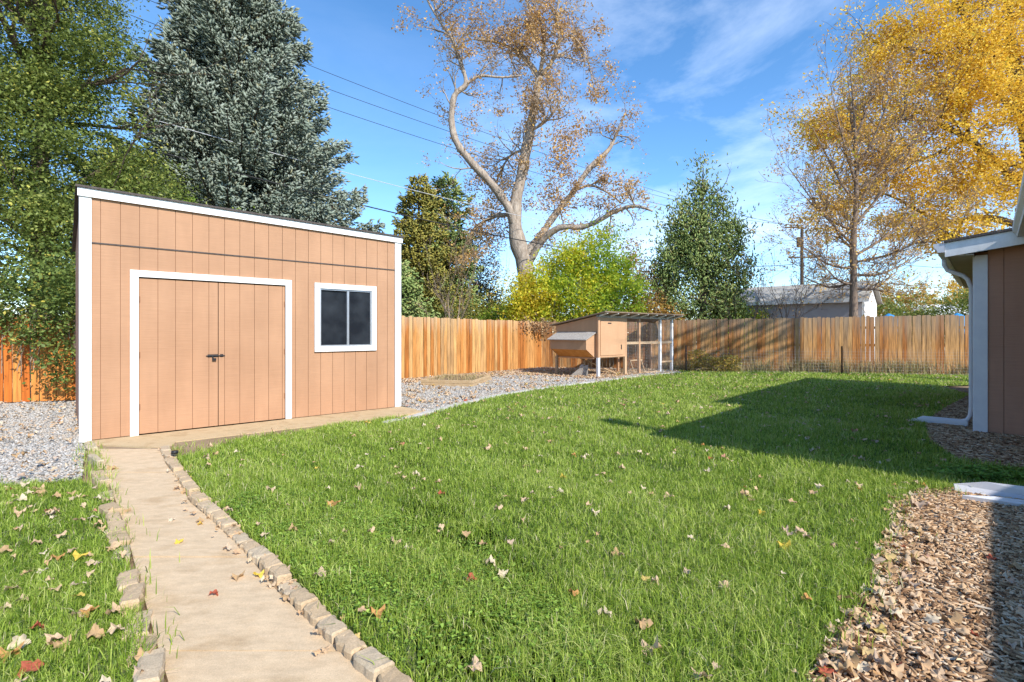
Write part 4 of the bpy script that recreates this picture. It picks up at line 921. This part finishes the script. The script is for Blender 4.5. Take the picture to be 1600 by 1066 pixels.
# --- conifers: boughs carrying many needle-covered twigs
SPK = np.array([(0, 0, 0), (.16, 0, .45), (-.08, .14, .45), (-.08, -.14, .45), (0, 0, 1)])
SPF = [(0, 1, 2), (0, 2, 3), (0, 3, 1), (4, 2, 1), (4, 3, 2), (4, 1, 3)]
def spikes(name, P, Dv, length, mat, parent, rnd, fat=1.0):
    n = len(P); z = Dv / np.linalg.norm(Dv, axis=1)[:, None]; h = np.where(np.abs(z[:, 2:3]) < .9, np.array([[0, 0, 1.]]), np.array([[1., 0, 0]]))
    x = np.cross(h, z); x /= np.linalg.norm(x, axis=1)[:, None]; y = np.cross(z, x); R = np.stack([x, y, z], -1)
    sh_ = SPK * np.array([fat, fat, 1]); V = np.einsum('nij,kj->nki', R, sh_) * length[:, None, None] + P[:, None, :]
    return batch(name, V, SPF, rnd, mat, parent)
def conifer(name, x, y, h, prof, label, mat, bark, lev, per, twigs, tl, droop=.25, seed=1, z0=.5, upt=.25, tlen=.45, rag=(.55, 1.2)):
    g_ = np.random.default_rng(seed); r_ = tree_root(name, x, y, label)
    mb = MB(); mb.tube([(0, 0, 0), (0, 0, h * .5), (0, 0, h * .98)], [h * .018 + .05, h * .011 + .03, .02], 8)
    Ps = []; Ds = []; Ls = []; cs = []
    for i in range(lev):
        f_ = (i + g_.uniform(0, .8)) / lev; z = z0 + (h - z0) * f_; R_ = np.interp(z / h, [q[0] for q in prof], [q[1] for q in prof])
        nb_ = max(4, int(per * (1 - .5 * f_)))
        for j in range(nb_):
            a_ = g_.uniform(0, 2 * np.pi); L_ = R_ * g_.uniform(*rag) + .1; dh = np.array([np.cos(a_), np.sin(a_), 0]); side = np.array([-dh[1], dh[0], 0])
            t = np.linspace(0, 1, 6); pz = z + .3 * L_ * (-droop * 2 * t + (droop * 1.6 + upt) * t ** 2.4)
            pts = dh[None] * (t * L_)[:, None]; pts[:, 2] = pz
            mb.tube([Vector(p) for p in pts], [.012 + .022 * L_ * (1 - tt) for tt in t], 3, cap=False)
            m_ = max(6, int(twigs * L_)); tt = g_.beta(1.5, 1.0, m_)
            bp_ = np.stack([np.interp(tt, t, pts[:, k_]) for k_ in range(3)], 1)
            w_ = tlen * np.clip(1.15 - tt, .12, 1) * min(1, L_ / 2 + .3); off = g_.normal(0, 1, m_) * w_
            bp_ += side[None] * off[:, None] + dh[None] * (np.abs(off) * .35)[:, None]; bp_[:, 2] += g_.normal(-.06, .10, m_) - np.abs(off) * .18
            dv = dh[None] * g_.uniform(.3, 1.2, (m_, 1)) + side[None] * np.sign(off)[:, None] * g_.uniform(.1, .8, (m_, 1)) + np.array([0, 0, 1.])[None] * g_.normal(.15, .45, (m_, 1))
            Ps.append(bp_); Ds.append(dv); Ls.append(tl * g_.uniform(.6, 1.4, m_)); cs.append(np.clip(.5 + g_.normal(0, .10) + g_.normal(0, .2, m_) + .12 * (tt - .5), 0, .97) + (g_.uniform() < .03) * .4)
    mb.build('trunk', bark, r_); P = np.concatenate(Ps)
    print(name, len(P))
    spikes('crown', P, np.concatenate(Ds), np.concatenate(Ls), mat, r_, np.clip(np.concatenate(cs), 0, 1), 1.15)
    return r_
conifer('blue_spruce', -10.9, 20.0, 17.5, [(0, 4.6), (.12, 5.0), (.3, 4.9), (.45, 3.9), (.62, 2.9), (.8, 1.9), (.92, 1.0), (1, .1)], 'large blue spruce rising behind the shed', M['needle_blue'], M['bark_dark'], 64, 19, 62, .225, .40, 4, .6, .5, .55)
conifer('juniper_tree', -4.9, 26.5, 9.6, [(0, 1.6), (.2, 2.0), (.5, 1.8), (.72, 1.0), (.85, .7), (1, .15)], 'olive green conifer behind the right corner of the shed', M['needle_olive'], M['bark_dark'], 38, 12, 46, .24, .0, 6, .6, 1.0, .4, (.45, 1.35))
conifer('juniper_tree', -3.5, 27.5, 9.9, [(0, 1.2), (.3, 1.6), (.55, 1.25), (.75, 1.1), (.9, .8), (1, .15)], 'narrow dark green conifer right of the olive one', M['needle_dark'], M['bark_dark'], 34, 10, 46, .24, .0, 7, .8, 1.1, .35, (.35, 1.4))
conifer('juniper_tree', -5.0, 22.0, 4.4, [(0, 1.3), (.3, 1.5), (.7, 1.1), (1, .25)], 'low green conifer just behind the fence beside the shed', M['needle_dark'], M['bark_dark'], 26, 12, 40, .2, .0, 8, .3, .9, .4)
r_ = tree_root('evergreen_tree', 9.0, 24.0, 'bushy olive green evergreen with wispy pointed top beyond the coop')
P, c = clumps([(-.3, 0, 3.4, 2.35, 1.8, 2.3), (.3, 0, 5.2, 1.9, 1.5, 1.7), (-.5, 0, 6.3, 1.2, 1.0, 1.3), (.25, 0, 7.4, .75, .7, 1.2), (.1, 0, 8.6, .38, .4, 1.0), (1.75, .2, 6.1, .75, .6, .55), (-1.7, 0, 5.0, .7, .7, 1.0), (2.0, 0, 4.4, .6, .7, .8), (.9, -.2, 7.0, .5, .4, .7), (1.2, 0, 2.2, 1.2, 1.2, 1.2), (-1.9, 0, 3.6, .8, .8, .7), (-1.0, 0, 7.0, .35, .35, .6)], 430, 50, .55, 1.2, .35)
k = P[:, 2] > .3; P = P[k]; c = c[k]; n_ = len(P); Dv = RNG.normal(0, .7, (n_, 3)) + np.array([0, 0, .75])
spikes('crown', P, Dv, .20 * RNG.uniform(.6, 1.4, n_), M['needle_dark'], r_, np.clip(.5 + c * .8 + RNG.normal(0, .2, n_), 0, 1), 1.0)
mb = MB(); tips = []; mb.tube([(0, 0, 0), (.1, 0, 3), (0, 0, 6), (.1, 0, 9.2)], [.2, .15, .1, .02], 8)
for i in range(16):
    a_ = random.uniform(0, 6.28); grow(mb, tips, Vector((0, 0, random.uniform(1.5, 7.5))), Vector((math.cos(a_), math.sin(a_), .9)).normalized(), 1.3, .04, 2, .5, .2, 2)
mb.build('trunk', M['bark_dark'], r_)

# --- cottonwood
CY = 26.0; r_ = tree_root('cottonwood_tree', 1.0, CY, 'big half bare cottonwood with forked grey trunk in the middle'); org = Vector((1.0, CY, 0))
mb = MB(); tips = []
def L2(path, Y0=CY, dy=None, n=10):
    pts = []
    for i, (px, py, rpx) in enumerate(path):
        Yd = Y0 + (dy[i] if dy else 0); p = at(px, py, Yd) - org; pts.append((p.x, p.y, p.z, rpx * .78 / F * Yd))
    return limb(mb, pts, n, .08)
def twigs_on(q, n, L_, r, depth=2, t0=.15, up=.25, spread=.75, fork=3, tl=None, wig=.3):
    for i in range(n):
        k = random.randint(int(len(q) * t0), len(q) - 1); p = Vector(q[k][:3]); ax = Vector(q[min(k + 1, len(q) - 1)][:3]) - Vector(q[max(k - 1, 0)][:3]); ax.normalize()
        d = (rvec() + ax * .7 + Vector((0, 0, up))).normalized()
        grow(mb, tips if tl is None else tl, p, d, L_ * random.uniform(.6, 1.3), min(r, q[k][3] * .6), depth, spread, up * .4, fork, .007, wig)
q = L2([(830, 530, 21), (823, 440, 18), (808, 370, 15), (805, 325, 14), (815, 275, 11.5), (826, 215, 10), (835, 165, 8.5), (843, 120, 7)])
trunk = q
l1 = L2([(808, 365, 10), (795, 325, 9.5), (770, 290, 8), (738, 255, 7.5), (715, 225, 7.5), (706, 190, 6.5), (710, 150, 5.5), (728, 132, 5), (722, 105, 4), (708, 65, 3.2), (688, 35, 2.5), (668, 0, 2), (655, -40, 1.2)], dy=[0, -.2, -.5, -.8, -1, -1, -1, -1, -1, -1.2, -1.3, -1.5, -1.6])
l1b = L2([(728, 132, 3.5), (750, 119, 2.6), (785, 121, 2.2), (815, 118, 1.5)], dy=[-1, -1, -.8, -.5])
l2 = L2([(842, 122, 5.5), (826, 97, 4.2), (802, 78, 3.2), (775, 66, 2.6), (745, 62, 1.8)], dy=[0, .3, .5, .6, .6])
l3 = L2([(843, 120, 5), (850, 75, 3.6), (845, 40, 3), (825, 10, 2), (815, -30, 1.4)], dy=[0, 0, .2, .3, .3])
l4 = L2([(845, 118, 4.5), (862, 98, 4), (874, 60, 3.2), (870, 20, 2.5), (880, -30, 1.6)], dy=[0, -.3, -.6, -.8, -1])
l5 = L2([(870, 70, 2.5), (890, 55, 2.4), (908, 72, 2), (920, 100, 1.6), (926, 130, 1.2)], dy=[-.6, -.5, -.4, -.4, -.4])
l6 = L2([(820, 398, 8), (845, 368, 7), (868, 335, 6.5), (897, 298, 5.5), (922, 262, 5), (951, 234, 4), (965, 205, 2.4), (978, 175, 1.6)], dy=[0, .3, .8, 1.2, 1.5, 1.8, 1.9, 2])
l7 = L2([(826, 415, 7), (846, 378, 6.5), (874, 356, 6), (908, 355, 5.5), (935, 345, 4.6), (962, 330, 4), (992, 322, 3.2), (1020, 330, 2)], dy=[0, -.3, -.8, -1, -1.3, -1.6, -1.8, -2])
l8 = L2([(897, 298, 3), (922, 290, 2.6), (948, 300, 2.2), (972, 318, 1.6)], dy=[1.2, .9, .6, .3])
l9 = L2([(828, 205, 3.6), (845, 195, 3), (862, 180, 2.4), (880, 150, 1.8)], dy=[0, -.4, -.8, -1])
l10 = L2([(802, 335, 5), (775, 338, 4), (750, 350, 3), (728, 375, 2), (720, 420, 1.4)], dy=[0, .5, 1, 1.4, 1.6])
l11 = L2([(825, 235, 3), (802, 240, 2.5), (785, 262, 2), (770, 300, 1.2)], dy=[0, .5, 1, 1.4])
for l_, n_, s_ in ((l1, 26, 1.3), (l1b, 6, 1.0), (l2, 16, 1.4), (l3, 18, 1.6), (l4, 18, 1.5), (l5, 9, 1.0), (l6, 15, .95), (l7, 12, .85), (l8, 6, .9), (l9, 13, 1.3), (l10, 26, 1.4), (l11, 18, 1.3), (trunk, 10, 1.2)):
    twigs_on(l_, n_, s_, .045, 2, .45 if l_ is trunk else .18)
mb.build('trunk', M['bark_grey'], r_, smooth=True)
keep_t = [t for t in tips if random.random() < (.85 if math.sin(t.x * 1.9 + 1) + math.sin(t.z * 1.6) + .5 * math.sin(t.y * 3) > .15 else .22)]
P = gauss_leaves(keep_t, 11, .16)
P4, c4 = clumps([(*(at(885, 215, CY - .6) - org), 1.2, .9, 2.1), (*(at(865, 300, CY) - org), 1.3, .9, 1.3), (*(at(870, 50, CY - .6) - org), 1.6, 1, 1.5), (*(at(790, 60, CY) - org), 1.8, 1, 1.2), (*(at(770, 350, CY + 1) - org), 1.3, .9, 1.4), (*(at(775, 290, CY + 1) - org), .9, .9, 1.5), (*(at(860, 375, CY) - org), 1.0, .9, .8), (*(at(880, 250, CY - .8) - org), .8, .7, 1.8), (*(at(985, 180, CY + 1.8) - org), .6, .6, .9)], 380, 26, .5, .9, .1)
P = np.concatenate([P, P4]); print('cw tips', len(tips), len(P))
leaves('crown', P, .13, M['leaf_copper'], r_, rnd=np.clip(.52 + .25 * wob(P[:, 0], P[:, 2], .8) + RNG.normal(0, .25, len(P)), 0, 1))

# --- yellow and lime tree in front of the cottonwood, behind the coop
r_ = tree_root('lime_tree', 2.5, 21.9, 'bushy lime and yellow leaved tree behind the chicken coop'); mb = MB(); tips = []
for i in range(9):
    a_ = random.uniform(0, 6.28); grow(mb, tips, Vector((random.uniform(-.5, .5), random.uniform(-.3, .3), 0)), Vector((math.cos(a_) * .5, math.sin(a_) * .3, 1)).normalized(), 1.9, .05, 3, .5, .2, 3)
mb.build('trunk', M['bark_tan'], r_)
P, c = clumps([(-1.3, 0, 3.0, 1.5, 1.2, 1.3), (-.1, 0, 4.0, 1.3, 1.1, 1.5), (1.3, 0, 4.1, 1.5, 1.2, 1.8), (2.3, .1, 3.0, 1.2, 1, 1.6), (-2.1, -.4, 2.4, .9, .8, 1.0), (.3, -.5, 2.6, 2.0, 1.0, 1.2)], 560, 85, .50, .8, .25)
g_ = .50 - .12 * P[:, 0] + .15 * wob(P[:, 0], P[:, 2], 1.6)
leaves('crown', P, .125, M['leaf_lime'], r_, rnd=np.clip(g_ + c * .7 + RNG.normal(0, .16, len(P)), 0, 1))
P, c = clumps([(-1.35, -2.45, 1.65, .45, .25, .28), (-2.0, -2.9, 1.6, .25, .2, .22)], 16, 34, .3, .9, .1)
leaves('foliage', P, .10, M['leaf_copper'], r_, rnd=RNG.uniform(0, .3, len(P)))

# --- bare tree by the garage
r_ = tree_root('bare_tree', 13.9, 20.6, 'nearly bare upright tree before the neighbour garage'); org = Vector((13.9, 20.6, 0)); CYb = 20.6; mb = MB(); tips = []
tr = L2([(1333, 560, 8), (1334, 440, 7), (1333, 380, 6), (1337, 320, 4.6), (1338, 250, 3.2), (1335, 190, 2.0), (1330, 130, 1.2), (1328, 95, .7)], CYb)
for (px, py, qx, qy) in [(1334, 420, 1240, 375), (1335, 385, 1232, 262), (1335, 400, 1460, 300), (1336, 360, 1250, 300), (1337, 350, 1440, 210), (1338, 320, 1270, 200), (1337, 330, 1425, 150), (1338, 290, 1300, 150), (1338, 270, 1395, 140), (1336, 240, 1325, 120),
                         (1336, 215, 1370, 115), (1334, 430, 1440, 395), (1334, 440, 1250, 430), (1335, 410, 1480, 350), (1337, 300, 1465, 180), (1336, 390, 1290, 330), (1335, 450, 1400, 425), (1334, 445, 1275, 400)]:
    dy = random.uniform(-1.5, 1.5); mx_ = (px * .55 + qx * .45); my_ = (py * .5 + qy * .5) + 14
    q = L2([(px, py, 3.0), (mx_, my_, 2.0), (qx, qy, .7)], CYb, dy=[0, dy * .5, dy], n=5); twigs_on(q, 17, 1.0, .02, 2, .15, .35, .6, 3)
mb.build('trunk', M['bark_twig'], r_, smooth=True)
keep_t = [t for t in tips if random.random() < .45]; P = gauss_leaves(keep_t, 4, .12)
leaves('crown', P, .10, M['leaf_copper'], r_, rnd=np.clip(RNG.uniform(.2, 1.2, len(P)), 0, 1))
P = gauss_leaves(random.sample(tips, 60), 4, .1); leaves('yellow_leaves', P, .16, M['leaf_lime'], r_, rnd=RNG.uniform(.5, .8, len(P)))
# --- big golden tree at right
r_ = tree_root('golden_tree', 26.0, 25.0, 'large golden yellow tree rising at the right behind the house'); org = Vector((26.0, 25.0, 0)); mb = MB(); tips = []
tr = L2([(1625, 560, 22), (1620, 400, 19), (1615, 300, 16), (1600, 180, 12), (1580, 60, 8), (1570, -60, 5)], 25.0)
LB = []
for pth in ([(1615, 300, 9), (1565, 262, 7.5), (1510, 215, 6), (1450, 190, 4), (1400, 185, 2.5)], [(1618, 360, 8), (1540, 340, 6), (1470, 345, 4), (1400, 310, 2.5), (1340, 290, 1.5)], [(1600, 190, 7), (1540, 130, 5), (1480, 90, 4), (1410, 75, 3), (1360, 65, 1.6)],
            [(1590, 120, 6), (1530, 60, 4), (1490, 0, 3), (1460, -60, 2)], [(1605, 260, 6), (1530, 240, 4), (1500, 140, 3), (1520, 60, 2)], [(1618, 380, 6), (1560, 390, 4.5), (1500, 375, 3), (1430, 380, 2)], [(1510, 215, 4), (1440, 250, 3), (1380, 240, 2), (1320, 200, 1.2), (1275, 180, .8)]):
    dy = random.uniform(-2, 2); q = L2(pth, 25.0, dy=[dy * i / len(pth) for i in range(len(pth))], n=7); twigs_on(q, 12, 1.6, .04, 2, .15); LB.append(q)
mb.build('trunk', M['bark_dark'], r_, smooth=True)
def E(px, py, rx, ry, Y=25.0, dy=0, ryy=1.6): p = at(px, py, Y + dy) - org; return (p.x, p.y, p.z, rx / F * Y, ryy, ry / F * Y)
gold = [E(1560, 60, 110, 90), E(1470, 60, 80, 70, dy=-1), E(1400, 70, 60, 50), E(1540, 170, 100, 80, dy=-1), E(1440, 160, 80, 70), E(1360, 180, 55, 50, dy=1), E(1550, 280, 75, 60), E(1470, 280, 80, 60), E(1400, 260, 60, 55), E(1300, 205, 55, 45), E(1330, 290, 55, 50, dy=1),
        E(1500, 365, 70, 40), E(1420, 350, 60, 40, dy=1), E(1640, 120, 90, 120), E(1640, 280, 70, 90), E(1560, -40, 140, 70), E(1370, 110, 40, 30), E(1275, 200, 25, 30), E(1295, 335, 45, 35, dy=1)]
P, c = clumps(gold, 1250, 92, .66, .7, .15)
P2 = gauss_leaves(tips, 4, .2); P = np.concatenate([P, P2]); c = np.concatenate([c, np.zeros(len(P2))])
leaves('crown', P, .145, M['leaf_gold'], r_, rnd=np.clip(.55 + c + RNG.normal(0, .2, len(P)) - .02 * (P[:, 0] < -9), 0, 1))
# --- small bare trees right of the evergreen
for (px, Y, h, sd, lb) in ((1178, 20.3, 3.9, 3, 'small leafless tree just right of the evergreen'), (1222, 20.0, 4.4, 4, 'small leafless tree in front of the garage roof'), (718, 18.9, 4.4, 5, 'thin leafless sapling behind the left fence'), (700, 23.5, 6.5, 8, 'pale leafless tree before the narrow dark conifer')):
    random.seed(sd); x = (px - CX) / F * Y; r_ = tree_root('bare_sapling', x, Y, lb); mb = MB(); tips = []
    stems = 1 if px in (718,) else 3
    for k in range(stems):
        d = Vector((random.uniform(-.35, .35) if stems > 1 else 0, random.uniform(-.2, .2), 1)).normalized()
        grow(mb, tips, Vector((k * .1 - .1, 0, 0)), d, h * .46, .05 if px != 718 else .025, 4, .55, .15, 3, .006, .16, .62)
    mb.build('trunk', M['bark_tan' if px in (718, 700) else 'bark_dark'], r_)
    P = gauss_leaves(random.sample(tips, min(80, len(tips))), 2, .08); leaves('crown', P, .07, M['leaf_rust'], r_)
random.seed(21)
# --- background shrubs and trees
BG = [('background_tree', 1330, 40, [(0, 0, 3.6, 3.6, 2, 2.6), (3.4, 0, 3.6, 3, 2, 2.4), (-2.6, 0, 3.1, 2, 2, 1.8)], 'leaf_rust', 'rusty gold tree rounded above the garage roof', .14, 260, .5),
      ('background_tree', 1440, 33, [(-1, 0, 2.2, 2.4, 1.5, 1.9), (1.2, 0, 1.9, 2.2, 1.5, 1.6)], 'leaf_green', 'dark green shrub right of the garage gable', .12, 170, .55),
      ('background_tree', 1515, 30, [(0, 0, 2.4, 1.8, 1.5, 1.8), (1.5, 0, 3.2, 1.5, 1.2, 1.3)], 'leaf_green', 'green tree beside the house corner beyond the fence', .12, 150, .5),
      ('background_tree', 1500, 44, [(0, 0, 4.2, 2.6, 2, 2.4), (3, 0, 4.5, 2.6, 2, 2.4)], 'leaf_gold', 'orange tree glimpsed between fence and house eave', .15, 150, .3),
      ('background_tree', 1420, 60, [(0, 0, 4.2, 5, 3, 3.4), (6, 0, 4, 5, 3, 3)], 'leaf_rust', 'distant brown gold tree behind the garage gable', .2, 200, .5),
      ('background_shrub', 765, 26, [(0, 0, 1.9, 1.7, 1, 1.5), (1.5, 0, 1.5, 1.2, 1, 1.3), (-1.4, 0, 2.0, 1.3, 1, 1.5), (-2.6, 0, 1.8, 1.2, 1, 1.5)], 'leaf_rust', 'olive brown shrub behind the left fence below the cottonwood', .11, 150, .95),
      ('background_shrub', 1010, 22.5, [(0, 0, 1.7, 1.1, .9, 1.5), (1.0, 0, 1.3, 1, .8, 1.2)], 'leaf_rust', 'mixed brown shrub between lime tree and evergreen', .10, 110, .4),
      ('background_shrub', 1140, 24, [(0, 0, 1.6, 1.4, 1, 1.5), (1.2, 0, 1.3, 1.2, 1, 1.3)], 'leaf_lime', 'pale yellow green shrub left of the garage', .10, 110, .3),
      ('background_tree', 762, 29, [(0, 0, 5.0, .9, .9, 2.2), (-.9, 0, 4.2, .8, .8, 1.6), (.5, 0, 3.0, .9, .9, 1.2)], 'leaf_dull', 'thin dark twiggy tree hanging between cottonwood trunk and conifers', .10, 120, .4),
      ('background_tree', 998, 24, [(0, 0, 3.8, .9, .9, 1.8), (.5, 0, 2.6, .9, .8, 1.5), (-.4, 0, 5.0, .6, .6, .9)], 'leaf_copper', 'brown leaved small tree squeezed between lime tree and evergreen', .10, 90, .3),
      ('background_tree', 735, 30, [(0, 0, 2.6, 1.3, 1.2, 2.3), (1.2, .3, 2.2, 1.0, 1, 1.8), (-1.0, 0, 3.2, .9, .9, 2.4)], 'leaf_green', 'dark narrow tree filling the gap left of the cottonwood trunk', .12, 170, .35),
      ('background_tree', 690, 34, [(0, 0, 2.6, 2.4, 1.2, 2.4), (3.6, .3, 1.9, 2.0, 1, 1.6)], 'leaf_rust', 'dull brown green tree far behind the narrow dark conifer', .13, 170, .8),
      ('background_shrub', 790, 24, [(0, 0, 1.6, 1.0, 1, 1.4), (-.8, 0, 1.3, .9, 1, 1.1)], 'leaf_lime', 'yellow green shrub left of the lime tree', .11, 150, .2),
      ('background_shrub', 655, 24, [(0, 0, 1.5, 1.5, 1, 1.4), (2, 0, 1.3, 1.5, 1, 1.1)], 'leaf_green', 'dark green shrub right behind the shed fence', .10, 150, .35)]
for (nm_, px, Y, el, mt, lb, ls, nc, cc) in BG:
    x = (px - CX) / F * Y; r_ = tree_root(nm_, x, Y, lb, 'tree' if 'tree' in nm_ else 'shrub'); P, c = clumps(el, int(nc * 1.25), 42, .5, .8, .2)
    P = P[P[:, 2] > .05]; leaves('crown', P, ls * 1.2, M[mt], r_, rnd=np.clip(cc + RNG.normal(0, .2, len(P)), 0, 1))
    mb = MB(); tips = []
    for k in range(3): grow(mb, tips, Vector((k * .2 - .2, 0, 0)), Vector((random.uniform(-.4, .4), 0, 1)).normalized(), el[0][2] * .55, .07, 2, .5, .2, 3)
    mb.build('trunk', M['bark_dark'], r_)
# distant wood that closes the horizon
P = []; 
xs = RNG.uniform(-130, 150, 26000); ys = 85 + RNG.uniform(0, 18, len(xs)); hh = 4.0 + 1.6 * np.sin(xs * .11) + 1.2 * np.sin(xs * .31 + 1) + .6 * np.sin(xs * 1.1)
P = np.stack([xs, ys, RNG.uniform(0, 1, len(xs)) ** .7 * hh], 1)
o = leaves('distant_wood', P, 1.0, M['leaf_rust'], None, rnd=np.clip(.7 + .3 * wob(xs * .1, xs * 0, 1) + RNG.normal(0, .15, len(xs)), 0, 1)); tag(o, 'far line of autumn trees on the horizon', 'wood', kind='stuff')
# neighbour tree outside the frame whose bare limbs throw the slanting shadows on the back fence
r_ = tree_root('shade_tree', 17.0, 8.5, 'leafless tree right of the view that shades the back fence'); mb = MB(); tips = []; random.seed(5)
mb.tube([(0, 0, 0), (0, 0, 5), (-.2, 0, 8), (-.2, 0, 12.5)], [.22, .18, .13, .05], 8)
for i in range(30):
    p0 = Vector((-.2, 0, random.uniform(8.8, 12.2))); e_ = p0 + Vector((-random.uniform(3.5, 7.5), random.uniform(-.8, .8), -random.uniform(1.4, 3.8)))
    q = limb(mb, [(*p0, .026), (*(p0.lerp(e_, .5) + Vector((0, 0, .15))), .032), (*e_, .008)], 5); twigs_on(q, 4, .9, .012, 1, .3, .3, .5, 2)
mb.build('trunk', M['bark_tan'], r_)

# ------------------------------------------------------------------ sun, sky, camera
el = math.radians(37); toS = Vector((.588 * math.cos(el), -.809 * math.cos(el), math.sin(el)))
sl = bpy.data.lights.new('sun', 'SUN'); sl.energy = 3.7; sl.angle = math.radians(.53); sl.color = (1, .955, .88)
so = bpy.data.objects.new('sun', sl); COL.objects.link(so); so.rotation_euler = toS.to_track_quat('Z', 'Y').to_euler()
w = bpy.data.worlds.new('World'); scene.world = w; w.use_nodes = True; nt = w.node_tree; bg = nt.nodes['Background']
sky = nt.nodes.new('ShaderNodeTexSky'); sky.sky_type = 'NISHITA'; sky.sun_disc = False; sky.sun_elevation = el; sky.sun_rotation = math.atan2(.588, -.809)
sky.altitude = 1600; sky.air_density = 1.0; sky.dust_density = .6; sky.ozone_density = 3.0
tc = nt.nodes.new('ShaderNodeTexCoord'); mp = nt.nodes.new('ShaderNodeMapping'); mp.inputs['Scale'].default_value = (1.0, 1.0, 3.0); mp.inputs['Rotation'].default_value = (0, math.radians(28), 0)
nt.links.new(tc.outputs['Generated'], mp.inputs['Vector'])
n1 = N(nt, 'ShaderNodeTexNoise', Scale=1.9, Detail=8, Roughness=.62, Distortion=.35); nt.links.new(mp.outputs['Vector'], n1.inputs['Vector'])
r1 = ramp(nt, [(0, 0, 0), (.26, .26, .26), (.5, .5, .5)], [.34, .55, .8]); nt.links.new(n1.outputs['Fac'], r1.inputs['Fac'])
# thin cirrus gathers in one part of the sky (to the right of the view)
dotn = nt.nodes.new('ShaderNodeVectorMath'); dotn.operation = 'DOT_PRODUCT'; nt.links.new(tc.outputs['Generated'], dotn.inputs[0]); dv = Vector((.42, .86, .30)).normalized(); dotn.inputs[1].default_value = dv
mr = nt.nodes.new('ShaderNodeMapRange'); mr.inputs['From Min'].default_value = .84; mr.inputs['From Max'].default_value = .985; mr.inputs['To Min'].default_value = .08; mr.inputs['To Max'].default_value = .85
nt.links.new(dotn.outputs['Value'], mr.inputs['Value'])
mul = nt.nodes.new('ShaderNodeMath'); mul.operation = 'MULTIPLY'; nt.links.new(r1.outputs['Color'], mul.inputs[0]); nt.links.new(mr.outputs['Result'], mul.inputs[1])
mix = nt.nodes.new('ShaderNodeMix'); mix.data_type = 'RGBA'; nt.links.new(mul.outputs[0], mix.inputs['Factor']); hs = nt.nodes.new('ShaderNodeHueSaturation'); hs.inputs['Hue'].default_value = .497; hs.inputs['Saturation'].default_value = 1.17; hs.inputs['Value'].default_value = 1.12; nt.links.new(sky.outputs['Color'], hs.inputs['Color']); nt.links.new(hs.outputs['Color'], mix.inputs['A']); mix.inputs['B'].default_value = (9.2, 9.8, 10.6, 1)
nt.links.new(mix.outputs['Result'], bg.inputs['Color']); bg.inputs['Strength'].default_value = .15
cam = bpy.data.cameras.new('camera'); co_ = bpy.data.objects.new('camera', cam); COL.objects.link(co_); scene.camera = co_
cam.sensor_width = 36; cam.lens = 36 * F / 1600; cam.shift_y = -14 / 1600; co_.location = (0, 0, H); co_.rotation_euler = (math.radians(90), 0, 0); cam.clip_end = 2000; cam.clip_start = .05
scene.view_settings.view_transform = 'Standard'; scene.view_settings.look = 'None'; scene.view_settings.exposure = .82; scene.view_settings.gamma = 1
